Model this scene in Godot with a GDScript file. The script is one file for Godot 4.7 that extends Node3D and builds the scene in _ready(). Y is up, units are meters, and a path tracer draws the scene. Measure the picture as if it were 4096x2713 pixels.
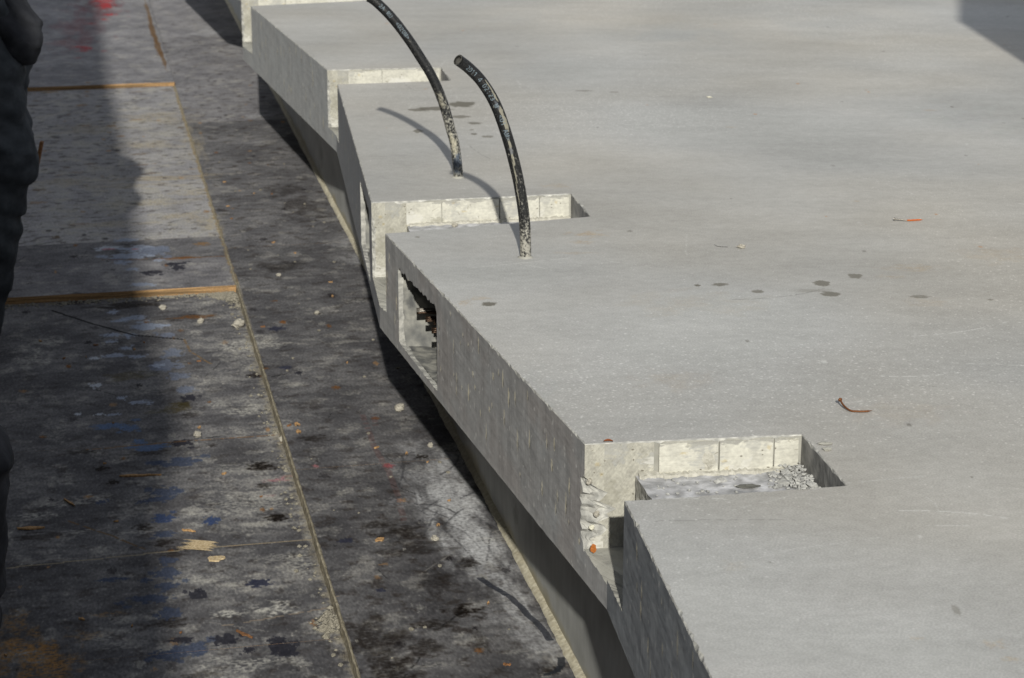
extends Node3D
# A precast concrete slab with a stepped, pocketed edge above a plywood working deck, in low sun.
# Units are metres; y = 0 is the top of the slab. The deck runs along DECK_V, across along DECK_U.

const DECK := -0.55
const SLAB_T := 0.222
const NOTCH := 0.17
const POCKET := 0.055
const PERIOD := Vector2(0.65, 3.183)
const DECK_U := Vector2(0.979, -0.204)
const DECK_V := Vector2(-0.204, -0.979)
const SUN := Vector3(0.037, 0.452, 0.891)

var rng := RandomNumberGenerator.new()
var fine := FastNoiseLite.new()
var taken := {}
var M := {}


func _ready() -> void:
	rng.seed = 7
	fine.seed = 3
	fine.noise_type = FastNoiseLite.TYPE_SIMPLEX_SMOOTH
	fine.fractal_octaves = 3
	fine.frequency = 1.0
	# --- camera, sky, sun, exposure
	var cam := Camera3D.new()
	cam.name = "camera"
	var lens := CameraAttributesPhysical.new()
	lens.frustum_focal_length = 75.47
	lens.frustum_focus_distance = 3.5
	lens.exposure_aperture = 13.0
	lens.frustum_near = 0.05
	lens.frustum_far = 200.0
	cam.attributes = lens
	cam.fov = 18.07
	cam.near = 0.05
	cam.far = 200.0
	add_child(cam)
	cam.position = Vector3(0, 1.1, 0)
	cam.rotation_degrees = Vector3(-17.27, 0, 0)
	cam.current = true
	var env := Environment.new()
	env.background_mode = Environment.BG_SKY
	var sky := Sky.new()
	var sm := ProceduralSkyMaterial.new()
	sm.sky_top_color = Color(0.58, 0.60, 0.635)
	sm.sky_horizon_color = Color(0.73, 0.74, 0.76)
	sm.sun_angle_max = 12.0
	sm.sky_curve = 0.2
	sm.sky_energy_multiplier = 1.0
	sm.ground_bottom_color = Color(0.25, 0.24, 0.23)
	sm.ground_horizon_color = Color(0.5, 0.5, 0.5)
	sky.sky_material = sm
	env.sky = sky
	env.tonemap_mode = Environment.TONE_MAPPER_LINEAR
	env.tonemap_exposure = 1.25
	env.sdfgi_enabled = true
	env.ssao_enabled = true
	env.ssil_enabled = true
	var we := WorldEnvironment.new()
	we.name = "world_environment"
	we.environment = env
	add_child(we)
	var sun := DirectionalLight3D.new()
	sun.name = "sun"
	sun.light_color = Color(1.0, 0.985, 0.95)
	sun.light_energy = 1.2
	sun.light_angular_distance = 0.8
	sun.shadow_enabled = true
	add_child(sun)
	sun.look_at_from_position(SUN * 20.0, Vector3.ZERO, Vector3.UP)
	# --- the place
	make_materials()
	build_deck()
	build_wall()
	build_slab()
	build_pipes()
	build_strands()
	build_surroundings()
	build_people()
	build_small_things()


# ------------------------------------------------------------------ naming and tagging
func numbered(called: String) -> String:
	var n: int = taken.get(called, 0)
	taken[called] = n + 1
	return called if n == 0 else "%s_%03d" % [called, n]


func tag(o: Node3D, label: String, category: String, group := "") -> Node3D:
	o.set_meta("label", label)
	o.set_meta("category", category)
	if group != "":
		o.set_meta("group", group)
	return o


func thing(called: String, at := Vector3.ZERO, turn := 0.0) -> Node3D:
	var o := Node3D.new()
	o.name = numbered(called)
	add_child(o)
	o.position = at
	o.rotation.y = turn
	return o


func obj(called: String, mesh: Mesh, mat: Material, parent: Node3D = self, at := Vector3.ZERO) -> MeshInstance3D:
	var o := MeshInstance3D.new()
	o.name = numbered(called) if parent == self else called
	o.mesh = mesh
	if mat:
		o.material_override = mat
	o.position = at
	parent.add_child(o, true)
	return o


# ------------------------------------------------------------------ painting
class Canvas:
	var w: int
	var h: int
	var x0: float
	var y0: float
	var sx: float
	var sy: float
	var d: PackedByteArray
	var n: FastNoiseLite

	func _init(w_: int, h_: int, x0_: float, y0_: float, wid: float, hei: float, noise: FastNoiseLite) -> void:
		w = w_
		h = h_
		x0 = x0_
		y0 = y0_
		sx = w_ / wid
		sy = h_ / hei
		n = noise
		d.resize(w * h * 3)

	func blob(cx: float, cy: float, rx: float, ry: float, c: Color, alpha := 1.0, rag := 0.5, soft := 0.2, grain := 0.0) -> void:
		var k := 1.0 + rag
		var ax := maxi(0, int((cx - x0 - rx * k) * sx))
		var bx := mini(w - 1, int((cx - x0 + rx * k) * sx) + 1)
		var ay := maxi(0, int((cy - y0 - ry * k) * sy))
		var by := mini(h - 1, int((cy - y0 + ry * k) * sy) + 1)
		var fx := 1.3 / rx
		var fy := 1.3 / ry
		var cr := c.r * 255.0
		var cg := c.g * 255.0
		var cb := c.b * 255.0
		for j in range(ay, by + 1):
			var py := y0 + (j + 0.5) / sy
			var dy := (py - cy) / ry
			for i in range(ax, bx + 1):
				var px := x0 + (i + 0.5) / sx
				var dx := (px - cx) / rx
				var r := sqrt(dx * dx + dy * dy) + rag * n.get_noise_2d(px * fx + cx * 31.0, py * fy + cy * 17.0)
				var a := alpha * clampf((1.0 - r) / maxf(soft, 0.02), 0.0, 1.0)
				if a <= 0.004:
					continue
				if grain > 0.0:
					a *= clampf(1.0 - grain + grain * 3.2 * n.get_noise_2d(px * 60.0, py * 130.0) + grain * 0.4, 0.0, 1.0)
				var o := (j * w + i) * 3
				d[o] = int(d[o] + (cr - d[o]) * a)
				d[o + 1] = int(d[o + 1] + (cg - d[o + 1]) * a)
				d[o + 2] = int(d[o + 2] + (cb - d[o + 2]) * a)

	func stroke(pts: Array, wid: float, c: Color, alpha := 1.0, broken := 0.0) -> void:
		for s in pts.size() - 1:
			var p: Vector2 = pts[s]
			var q: Vector2 = pts[s + 1]
			var steps := int(maxf(absf(q.x - p.x) * sx, absf(q.y - p.y) * sy)) + 1
			for t in steps:
				var m := p.lerp(q, float(t) / steps)
				if broken > 0.0 and n.get_noise_2d(m.x * 40.0 + 5.0, m.y * 40.0) < broken - 0.45:
					continue
				m.x += 0.004 * n.get_noise_2d(m.x * 9.0, m.y * 9.0)
				var hw := maxf(wid * 0.5 * sx, 0.5)
				var j := int((m.y - y0) * sy)
				for i in range(int((m.x - x0) * sx - hw), int((m.x - x0) * sx + hw) + 1):
					if i < 0 or j < 0 or i >= w or j >= h:
						continue
					var o := (j * w + i) * 3
					d[o] = int(d[o] + (c.r * 255.0 - d[o]) * alpha)
					d[o + 1] = int(d[o + 1] + (c.g * 255.0 - d[o + 1]) * alpha)
					d[o + 2] = int(d[o + 2] + (c.b * 255.0 - d[o + 2]) * alpha)

	func texture() -> ImageTexture:
		return ImageTexture.create_from_image(Image.create_from_data(w, h, false, Image.FORMAT_RGB8, d))


func noise_bytes(w: int, h: int, fx: float, octaves: int, sd: int, stretch_x := 1, stretch_y := 1, type := FastNoiseLite.TYPE_SIMPLEX_SMOOTH) -> PackedByteArray:
	# fx: frequency per pixel of the small picture; the picture is then stretched to w x h
	var f := FastNoiseLite.new()
	f.noise_type = type
	f.seed = sd
	f.frequency = fx
	f.fractal_octaves = octaves
	var im := f.get_image(maxi(4, w / stretch_x), maxi(4, h / stretch_y), false, false, true)
	if stretch_x > 1 or stretch_y > 1:
		im.resize(w, h, Image.INTERPOLATE_CUBIC)
	im.convert(Image.FORMAT_L8)
	return im.get_data()


func std(rough := 0.9, c := Color.WHITE) -> StandardMaterial3D:
	var m := StandardMaterial3D.new()
	m.roughness = rough
	m.albedo_color = c
	m.metallic_specular = 0.35
	return m


func grain_texture(size: int, freq: float, oct: int, sd: int, lo: Color, hi: Color, type := FastNoiseLite.TYPE_SIMPLEX_SMOOTH) -> NoiseTexture2D:
	var t := NoiseTexture2D.new()
	t.width = size
	t.height = size
	t.seamless = true
	var f := FastNoiseLite.new()
	f.noise_type = type
	f.seed = sd
	f.frequency = freq
	f.fractal_octaves = oct
	t.noise = f
	var g := Gradient.new()
	g.set_color(0, lo)
	g.set_color(1, hi)
	g.set_offset(0, 0.2)
	g.set_offset(1, 0.8)
	t.color_ramp = g
	return t


func bump_texture(size: int, freq: float, oct: int, sd: int, strength: float) -> NoiseTexture2D:
	var t := NoiseTexture2D.new()
	t.width = size
	t.height = size
	t.seamless = true
	t.as_normal_map = true
	t.bump_strength = strength
	var f := FastNoiseLite.new()
	f.noise_type = FastNoiseLite.TYPE_SIMPLEX_SMOOTH
	f.seed = sd
	f.frequency = freq
	f.fractal_octaves = oct
	t.noise = f
	return t


func triplanar(lo: Color, hi: Color, scale: float, rough: float, bump := 0.0, freq := 0.02, sd := 1) -> StandardMaterial3D:
	var m := std(rough)
	m.albedo_texture = grain_texture(512, freq, 5, sd, lo, hi)
	m.uv1_triplanar = true
	m.uv1_world_triplanar = true
	m.uv1_scale = Vector3.ONE * scale
	if bump > 0.0:
		m.normal_enabled = true
		m.normal_texture = bump_texture(512, freq * 1.5, 5, sd + 50, 6.0)
		m.normal_scale = bump
	return m


func make_materials() -> void:
	M.slab = paint_slab()
	M.deck = paint_deck()
	M.face = []
	for k in 4:
		M.face.append(paint_face(k))
	M.rough = triplanar(Color(0.53, 0.53, 0.515), Color(0.76, 0.755, 0.725), 7.0, 0.95, 0.9, 0.012, 11)
	M.cut = triplanar(Color(0.54, 0.535, 0.505), Color(0.67, 0.665, 0.63), 2.0, 0.95, 0.55, 0.009, 12)
	M.floor = triplanar(Color(0.55, 0.55, 0.55), Color(0.78, 0.78, 0.785), 4.5, 0.95, 0.6, 0.01, 13)
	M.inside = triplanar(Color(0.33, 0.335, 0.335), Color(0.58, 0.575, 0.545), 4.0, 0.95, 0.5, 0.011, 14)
	M.cream = paint_pocket(true)
	M.hand = paint_pocket(false)
	M.fillet = triplanar(Color(0.60, 0.59, 0.545), Color(0.74, 0.73, 0.69), 8.0, 0.95, 0.8, 0.02, 34)
	M.dark_joint = std(0.95, Color(0.36, 0.36, 0.34))
	M.end_wall = triplanar(Color(0.48, 0.48, 0.475), Color(0.64, 0.635, 0.62), 3.0, 0.95, 0.35, 0.012, 16)
	M.wall = paint_wall()
	M.bead = triplanar(Color(0.66, 0.63, 0.54), Color(0.82, 0.80, 0.72), 6.0, 0.95, 0.8, 0.02, 17)
	M.joint = triplanar(Color(0.46, 0.43, 0.36), Color(0.66, 0.63, 0.55), 5.0, 0.95, 0.8, 0.02, 18)
	M.ply_edge = paint_ply_edge()
	M.pebble = triplanar(Color(0.54, 0.525, 0.485), Color(0.69, 0.67, 0.62), 14.0, 0.95, 0.5, 0.03, 19)
	M.crumb = triplanar(Color(0.41, 0.395, 0.35), Color(0.57, 0.55, 0.50), 14.0, 0.95, 0.7, 0.03, 20)
	M.clod = triplanar(Color(0.56, 0.56, 0.55), Color(0.72, 0.72, 0.70), 10.0, 0.97, 0.8, 0.03, 21)
	M.wood = triplanar(Color(0.52, 0.40, 0.27), Color(0.70, 0.57, 0.40), 9.0, 0.85, 0.4, 0.03, 22)
	M.pale_wood = triplanar(Color(0.66, 0.58, 0.44), Color(0.80, 0.73, 0.60), 9.0, 0.9, 0.4, 0.03, 33)
	M.bark = triplanar(Color(0.36, 0.25, 0.16), Color(0.54, 0.39, 0.26), 12.0, 0.85, 0.4, 0.03, 23)
	M.rust = triplanar(Color(0.34, 0.22, 0.14), Color(0.54, 0.36, 0.23), 40.0, 0.6, 0.5, 0.03, 24)
	M.rust.metallic = 0.4
	M.rust_orange = triplanar(Color(0.60, 0.27, 0.07), Color(0.80, 0.42, 0.13), 40.0, 0.8, 0.4, 0.03, 25)
	M.steel = triplanar(Color(0.42, 0.41, 0.39), Color(0.62, 0.60, 0.56), 40.0, 0.42, 0.2, 0.03, 26)
	M.steel.metallic = 0.6
	M.strand = triplanar(Color(0.15, 0.115, 0.095), Color(0.36, 0.295, 0.245), 30.0, 0.42, 0.3, 0.03, 27)
	M.strand.metallic = 0.75
	M.cloth = triplanar(Color(0.15, 0.165, 0.18), Color(0.25, 0.265, 0.28), 3.0, 0.95, 0.5, 0.012, 28)
	M.cloth2 = triplanar(Color(0.13, 0.135, 0.15), Color(0.22, 0.225, 0.24), 3.0, 0.95, 0.5, 0.012, 29)
	M.skin = std(0.6, Color(0.72, 0.54, 0.44))
	M.boot = std(0.7, Color(0.16, 0.13, 0.11))
	M.helmet = std(0.35, Color(0.85, 0.84, 0.80))
	M.timber = triplanar(Color(0.46, 0.36, 0.24), Color(0.62, 0.50, 0.35), 1.5, 0.85, 0.4, 0.01, 30)
	M.film = triplanar(Color(0.20, 0.19, 0.19), Color(0.31, 0.30, 0.29), 1.0, 0.7, 0.2, 0.01, 31)
	M.print = std(0.8, Color(0.44, 0.49, 0.52))
	M.leaf = triplanar(Color(0.42, 0.23, 0.13), Color(0.60, 0.36, 0.22), 40.0, 0.8, 0.3, 0.03, 32)
	M.foil = std(0.35, Color(0.74, 0.74, 0.74))
	M.orange = std(0.7, Color(0.62, 0.37, 0.17))
	M.wire = std(0.6, Color(0.20, 0.19, 0.18))
	M.white_chip = std(0.9, Color(0.78, 0.77, 0.70))


func paint_slab() -> StandardMaterial3D:
	var w := 2048
	var h := 2048
	var c := Canvas.new(w, h, -1.2, -8.2, 3.2, 6.2, fine)
	var a := noise_bytes(w, h, 0.012, 4, 1, 8, 4)       # broad mottling
	var b := noise_bytes(w, h, 0.03, 4, 2, 6, 1)        # trowel streaks across
	var f := noise_bytes(w, h, 0.13, 3, 3, 3, 1)        # fine streaks
	var g := noise_bytes(w, h, 0.35, 2, 4, 2, 1)        # pale flecks
	var t := noise_bytes(w, h, 0.009, 3, 5, 8, 4)       # warm and cool regions
	var k := noise_bytes(w, h, 0.006, 2, 6, 8, 4)       # where the flecks are dense
	var d := c.d
	for i in w * h:
		var v := 178.0 + (a[i] - 128) * 0.10 + (b[i] - 128) * 0.04 + (f[i] - 128) * 0.05
		var fl: int = g[i] - 196 + ((k[i] - 128) >> 2)
		if fl > 0:
			v += minf(fl * 1.1, 34.0)
		var s := (t[i] - 128) * 0.02
		var o := i * 3
		d[o] = int(clampf(v + maxf(s, -1.5), 0, 255))
		d[o + 1] = int(clampf(v - 1.6, 0, 255))
		d[o + 2] = int(clampf(v - 7.0 - maxf(s, -1.0) * 1.5, 0, 255))
	c.d = d
	var damp := Color(0.40, 0.385, 0.34)
	for q in [[-0.1344, -5.6671, 0.0396, 0.0425, 0.6], [-0.2057, -5.607, 0.0484, 0.0298, 0.55], [-0.2476, -5.5892, 0.0299, 0.0237, 0.5], [-0.1351, -5.496, 0.026, 0.0229, 0.45], [-0.0953, -5.4113, 0.0201, 0.0167, 0.5], [-0.0611, -5.2438, 0.0162, 0.0157, 0.4], [-0.0952, -5.2755, 0.0087, 0.0133, 0.5], [-0.2382, -5.3129, 0.0131, 0.0269, 0.5],
			[-0.0425, -3.7547, 0.0143, 0.0155, 0.6], [0.3943, -3.8858, 0.0164, 0.0121, 0.5], [0.3504, -3.8798, 0.0074, 0.0075, 0.6], [0.4603, -3.8382, 0.0121, 0.0118, 0.45], [0.588, -3.8948, 0.0172, 0.0213, 0.5], [0.5938, -3.8207, 0.0194, 0.0177, 0.5], [0.66, -3.9467, 0.0166, 0.0188, 0.45], [0.7575, -3.8033, 0.0193, 0.0117, 0.4],
			[0.5647, -3.8441, 0.0405, 0.0119, 0.15], [0.8841, -3.7831, 0.0064, 0.0059, 0.35], [0.5478, -2.413, 0.0053, 0.0182, 0.22], [-0.2593, -4.2198, 0.008, 0.007, 0.4], [-0.1941, -4.2444, 0.0062, 0.0071, 0.35], [-0.1027, -5.329, 0.0066, 0.0081, 0.4], [-0.175, -5.5423, 0.0103, 0.0116, 0.35], [0.2001, -5.8614, 0.0288, 0.0129, 0.25], [0.2833, -5.8421, 0.0144, 0.0103, 0.3]]:
		c.blob(q[0], q[1], q[2], q[3], damp, minf(0.9, q[4] * 1.35), 0.4, 0.25)
	for q in [[0.1576, -4.2693, 0.0429, 0.0286, 0.35], [0.1422, -4.2024, 0.0246, 0.0174, 0.3], [0.1265, -4.1172, 0.0518, 0.01, 0.2], [0.7798, -4.0032, 0.0589, 0.029, 0.2], [0.9607, -4.1005, 0.0774, 0.0679, 0.12], [0.3312, -3.7632, 0.1352, 0.0853, 0.09], [0.2663, -3.3095, 0.0637, 0.054, 0.09], [0.6079, -3.159, 0.0814, 0.0628, 0.07], [0.1041, -4.7036, 0.0391, 0.0257, 0.18], [0.4849, -2.3313, 0.0083, 0.0061, 0.3], [0.5745, -2.3145, 0.0154, 0.0146, 0.22], [0.5859, -2.2737, 0.0132, 0.0071, 0.35], [-0.0589, -3.7917, 0.024, 0.0144, 0.25], [-0.0863, -3.7632, 0.0143, 0.0227, 0.25], [0.289, -2.5468, 0.0224, 0.0197, 0.08], [1.5336, -6.5041, 0.053, 0.2426, 0.03], [1.1092, -5.5833, 0.0252, 0.012, 0.3], [0.5596, -5.3617, 0.0221, 0.0082, 0.3], [0.756, -4.5581, 0.0114, 0.0061, 0.3], [0.7271, -3.9406, 0.0332, 0.0156, 0.15], [0.7685, -3.7632, 0.0477, 0.0346, 0.1]]:
		c.blob(q[0], q[1], q[2], q[3], Color(0.70, 0.56, 0.38), q[4], 0.9, 0.8, 0.4)
	for q in [[0.5246, -6.8519, 0.1811, 0.2972, 0.16], [1.0206, -7.012, 0.2279, 0.3681, 0.1], [0.0241, -7.1985, 0.1315, 0.1913, 0.08], [1.1834, -5.496, 0.1809, 0.2343, 0.06], [0.0465, -3.2652, 0.0559, 0.1315, 0.05]]:
		c.blob(q[0], q[1], q[2], q[3], Color(0.54, 0.58, 0.61), q[4], 0.7, 0.9)
	for q in [[0.054, -5.9268, 0.0194, 0.0529, 0.3], [-0.5383, -6.9045, 0.0309, 0.0531, 0.35], [0.0263, -3.378, 0.0288, 0.0559, 0.14], [0.0968, -3.0687, 0.0264, 0.0235, 0.2], [0.598, -2.3506, 0.0261, 0.02, 0.2], [0.1882, -2.6335, 0.0346, 0.0597, 0.1], [-0.1854, -3.9406, 0.0581, 0.0926, 0.1], [0.4106, -4.2024, 0.1584, 0.1396, 0.1], [0.6445, -3.4981, 0.1636, 0.1511, 0.09], [-0.0304, -4.3456, 0.0545, 0.0443, 0.12], [0.2685, -6.0618, 0.2481, 0.2073, 0.08]]:
		c.blob(q[0], q[1], q[2], q[3], Color(0.80, 0.80, 0.79), q[4], 0.9, 0.9, 0.6)
	var r := RandomNumberGenerator.new()
	r.seed = 21
	for i in 150:                                                   # trowel scratches and drag marks
		var p := Vector2(r.randf_range(-0.8, 2.0), r.randf_range(-7.8, -2.1))
		var ang := r.randf_range(-0.5, 0.5) + (PI / 2.4 if r.randf() < 0.25 else 0.0)
		var ln := r.randf_range(0.03, 0.22)
		var bend := r.randf_range(-0.9, 0.9)
		var pts := [p]
		for s in 5:
			p += Vector2.from_angle(ang + bend * s / 5.0) * ln / 5.0
			pts.append(p)
		c.stroke(pts, 0.0015, Color(0.86, 0.86, 0.84) if r.randf() < 0.7 else Color(0.48, 0.48, 0.46), r.randf_range(0.12, 0.4), 0.35)
	for i in 130:                                                   # little drips, pits and crumbs stuck flat
		var p := Vector2(r.randf_range(-0.8, 2.0), r.randf_range(-7.8, -2.1))
		var rr := r.randf_range(0.002, 0.007)
		c.blob(p.x, p.y, rr, rr * 1.6, [Color(0.85, 0.85, 0.83), Color(0.40, 0.39, 0.36), Color(0.74, 0.50, 0.32)][r.randi() % 3], r.randf_range(0.2, 0.6), 0.5, 0.4)
	c.stroke([Vector2(0.0142, -6.0275), Vector2(0.026, -5.8939), Vector2(0.0412, -5.8228)], 0.004, Color(0.82, 0.82, 0.80), 0.3, 0.2)
	c.stroke([Vector2(-0.2324, -5.7038), Vector2(-0.2662, -5.6732), Vector2(-0.2745, -5.6011)], 0.004, Color(0.80, 0.80, 0.78), 0.25, 0.2)
	c.stroke([Vector2(-0.0787, -4.0032), Vector2(0.1256, -4.084)], 0.002, Color(0.84, 0.84, 0.82), 0.3, 0.3)
	c.stroke([Vector2(-0.2148, -6.239), Vector2(-0.199, -6.35), Vector2(-0.1764, -6.3803)], 0.003, Color(0.82, 0.82, 0.8), 0.35, 0.1)
	c.stroke([Vector2(0.3025, -2.7415), Vector2(0.4602, -2.8405), Vector2(0.596, -2.875)], 0.002, Color(0.82, 0.82, 0.8), 0.2, 0.3)
	c.stroke([Vector2(0.2071, -2.4985), Vector2(0.3689, -2.6041), Vector2(0.5077, -2.6485)], 0.002, Color(0.82, 0.82, 0.8), 0.2, 0.3)
	c.stroke([Vector2(0.5803, -2.7903), Vector2(0.5893, -2.7576), Vector2(0.5921, -2.7256)], 0.002, Color(0.84, 0.84, 0.82), 0.25, 0.1)
	var m := std(0.82)
	m.albedo_texture = c.texture()
	m.detail_enabled = true
	m.detail_blend_mode = BaseMaterial3D.BLEND_MODE_MUL
	m.detail_uv_layer = BaseMaterial3D.DETAIL_UV_2
	m.detail_albedo = grain_texture(1024, 0.09, 4, 44, Color(0.90, 0.90, 0.90), Color(1, 1, 1))
	return m


func sheet_tone(u: float, v: float) -> Array:
	# the film colour of the sheet that lies here, how dusty it is and how brown
	if u < 0.425:
		if v > 9.0022:
			return [Color(0.439, 0.436, 0.439), 0.45, 0.25]
		if v > 6.4292:
			return [Color(0.571, 0.567, 0.570), 1.15, 0.45] if v < 7.2453 else [Color(0.542, 0.538, 0.541), 1.15, 0.45]
		if v > 6.1835:
			return [Color(0.369, 0.366, 0.369), 0.28, 0.1]
		if v > 5.8593:
			return [Color(0.414, 0.410, 0.413), 0.5, 0.2]
		if v > 4.6432:
			return [Color(0.341, 0.338, 0.340), 0.42, 0.2]
		if v > 4.0024:
			return [Color(0.328, 0.325, 0.327), 0.55, 0.3]
		return [Color(0.319, 0.316, 0.318), 0.55, 0.35]
	if v > 10.2675:
		return [Color(0.480, 0.476, 0.479), 0.5, 0.3]
	if v > 8.2117:
		return [Color(0.440, 0.436, 0.439), 0.5, 0.5]
	if v > 6.2753:
		return [Color(0.356, 0.353, 0.355), 0.4, 0.5]
	if v > 4.353:
		return [Color(0.323, 0.320, 0.322), 0.42, 0.35]
	return [Color(0.297, 0.294, 0.296), 0.42, 0.5]


func paint_deck() -> StandardMaterial3D:
	var w := 1280
	var h := 2048
	var u0 := -0.75
	var v0 := 2.8
	var c := Canvas.new(w, h, u0, v0, 1.7, 9.6, fine)
	var a := noise_bytes(w, h, 0.02, 4, 61, 4, 1)      # dust clouds
	var b := noise_bytes(w, h, 0.12, 4, 62, 6, 1)      # wood grain of the film
	var f := noise_bytes(w, h, 0.3, 2, 63, 2, 1)       # specks
	var e := noise_bytes(w, h, 0.035, 5, 64, 3, 1)     # scuffs
	var g := noise_bytes(w, h, 0.09, 4, 65, 4, 1)      # brown wear
	var d := c.d
	for j in h:
		var v := v0 + (j + 0.5) / h * 9.6
		var left := sheet_tone(0.0, v)
		var right := sheet_tone(0.6, v)
		for i in w:
			var tone: Array = left if i < 885 else right
			var base: Color = tone[0]
			var dusty: float = tone[1]
			var brown: float = tone[2]
			var n := j * w + i
			var u := u0 + (i + 0.5) / w * 1.7
			var sand := clampf(0.5 + (f[n] - 128) * 0.0045 + (b[n] - 128) * 0.0075, 0.0, 1.0)
			var gr := (b[n] - 128) * 0.10 + (f[n] - 128) * 0.055 + (a[n] - 128) * 0.12
			var r0 := base.r * (296.0 - 26.0 * clampf(dusty - 0.5, 0.0, 1.0)) + gr
			var g0 := base.g * (296.0 - 26.0 * clampf(dusty - 0.5, 0.0, 1.0)) + gr
			var b0 := base.b * (300.0 - 30.0 * clampf(dusty - 0.5, 0.0, 1.0)) + gr
			var du := clampf((a[n] - 96.0) / 90.0, 0.0, 1.0) * dusty * 0.30 * (0.4 + sand)
			du += clampf((e[n] - 168.0 + dusty * 16.0) / 22.0, 0.0, 1.0) * (0.15 + dusty * 0.45) * (0.25 + sand)
			if u < 0.425 and v < 6.0:
				du += clampf((u - 0.10) / 0.30, 0.0, 1.0) * 0.42 * sand * clampf((a[n] - 70.0) / 80.0, 0.0, 1.0)
			du += clampf((f[n] - 186.0) / 40.0, 0.0, 1.0) * (0.12 + 0.4 * dusty)
			du = clampf(du, 0.0, 0.85)
			r0 += (170.0 - r0) * du
			g0 += (167.0 - g0) * du
			b0 += (159.0 - b0) * du
			var br := clampf((g[n] - 160.0 + brown * 20.0) / 30.0, 0.0, 1.0) * brown * (1.0 - sand)
			br += clampf((66.0 - f[n]) / 40.0, 0.0, 1.0) * 0.30 * (1.15 - dusty * 0.8)
			br = clampf(br, 0.0, 0.6)
			r0 += (52.0 - r0) * br
			g0 += (45.0 - g0) * br
			b0 += (40.0 - b0) * br
			var o := n * 3
			d[o] = int(clampf(r0, 4, 255))
			d[o + 1] = int(clampf(g0, 4, 255))
			d[o + 2] = int(clampf(b0, 4, 255))
	c.d = d
	var r := RandomNumberGenerator.new()
	r.seed = 5
	var pale := Color(0.76, 0.75, 0.71)
	# cement smears
	for q in [[0.3931, 5.3314, 0.0845, 0.0604, 0.6], [0.456, 5.2841, 0.0616, 0.0447, 0.6], [0.3656, 4.8292, 0.0773, 0.0442, 0.55], [0.2929, 4.8863, 0.0415, 0.0257, 0.45], [0.3166, 3.68, 0.0446, 0.039, 0.75], [0.2235, 3.6758, 0.0363, 0.0194, 0.7], [0.3255, 4.2212, 0.1005, 0.0745, 0.45], [0.2156, 4.2066, 0.0544, 0.0588, 0.35], [-0.0681, 4.3032, 0.064, 0.0226, 0.5], [-0.0092, 4.329, 0.0461, 0.0204, 0.45], [-0.126, 4.2482, 0.0496, 0.0221, 0.55], [-0.0841, 4.7613, 0.04, 0.0904, 0.3], [-0.136, 5.34, 0.0554, 0.0889, 0.5], [-0.1034, 5.4851, 0.0455, 0.0545, 0.4], [0.0777, 4.1145, 0.053, 0.0187, 0.45], [0.2324, 3.451, 0.0993, 0.0451, 0.5], [0.1992, 3.8437, 0.0502, 0.0334, 0.3], [0.147, 3.5404, 0.0467, 0.0361, 0.3], [0.3783, 3.8708, 0.0306, 0.0642, 0.4], [0.3411, 3.9225, 0.0429, 0.0262, 0.35], [0.136, 3.8996, 0.0423, 0.0256, 0.25], [0.3175, 4.4469, 0.0765, 0.0435, 0.3], [0.4043, 3.5992, 0.024, 0.0757, 0.4]]:
		c.blob(q[0], q[1], q[2], q[3], pale, minf(1.0, q[4] * 1.25), 0.9, 0.6, 0.6)
	for q in [[0.703, 4.2058, 0.0832, 0.2306, 0.5], [0.7264, 3.9533, 0.079, 0.254, 0.9], [0.717, 4.1259, 0.0546, 0.1487, 0.8], [0.7352, 3.8368, 0.0514, 0.1315, 0.8], [0.7672, 4.3542, 0.0382, 0.0819, 0.6], [0.7613, 4.0666, 0.045, 0.1213, 0.8], [0.7513, 3.5802, 0.0291, 0.1171, 0.6], [0.7013, 4.4243, 0.058, 0.0837, 0.45], [0.7435, 3.7048, 0.0582, 0.1862, 0.6], [0.7622, 4.2731, 0.0564, 0.1056, 0.55], [0.7548, 3.4444, 0.0548, 0.1465, 0.5], [0.6849, 3.5351, 0.0717, 0.0759, 0.3], [0.6241, 4.1201, 0.0362, 0.0343, 0.4], [0.7887, 6.0681, 0.0512, 0.0787, 0.4], [0.7772, 6.277, 0.066, 0.0731, 0.4], [1.4126, 10.0466, 0.1236, 0.2288, 0.3], [0.6598, 10.4013, 0.1049, 0.1327, 0.4], [0.7143, 8.2899, 0.068, 0.0434, 0.4], [0.6516, 7.7878, 0.0801, 0.0463, 0.3], [0.7546, 3.3711, 0.0307, 0.0529, 0.4]]:
		c.blob(q[0], q[1], q[2], q[3], Color(0.80, 0.805, 0.81), q[4], 0.9, 0.8, 0.25)
	for q in [[0.1622, 6.9193, 0.1843, 0.1829, 0.35], [0.3667, 8.0888, 0.1977, 0.2463, 0.3], [0.3383, 6.588, 0.0953, 0.0896, 0.45], [0.1048, 7.3869, 0.1354, 0.1374, 0.25], [0.2133, 6.5025, 0.1341, 0.0435, 0.3]]:
		c.blob(q[0], q[1], q[2], q[3], Color(0.70, 0.685, 0.63), q[4], 0.8, 0.9, 0.5)
	for q in [[0.3216, 7.2665, 0.2235, 0.047, 0.5], [0.2038, 6.9107, 0.2269, 0.0548, 0.35], [0.3319, 6.7043, 0.0969, 0.081, 0.45], [0.1712, 7.1712, 0.1759, 0.0651, 0.35], [0.085, 6.6407, 0.1498, 0.0563, 0.35], [0.3474, 8.3487, 0.1696, 0.1566, 0.35], [0.0441, 8.156, 0.1483, 0.1321, 0.3], [0.2579, 7.8309, 0.1754, 0.0924, 0.4], [-0.029, 7.2791, 0.1183, 0.0932, 0.35], [0.3662, 7.0334, 0.0724, 0.0569, 0.4], [0.405, 6.5741, 0.0409, 0.1343, 0.5], [0.432, 7.8335, 0.0384, 0.388, 0.4]]:
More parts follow.
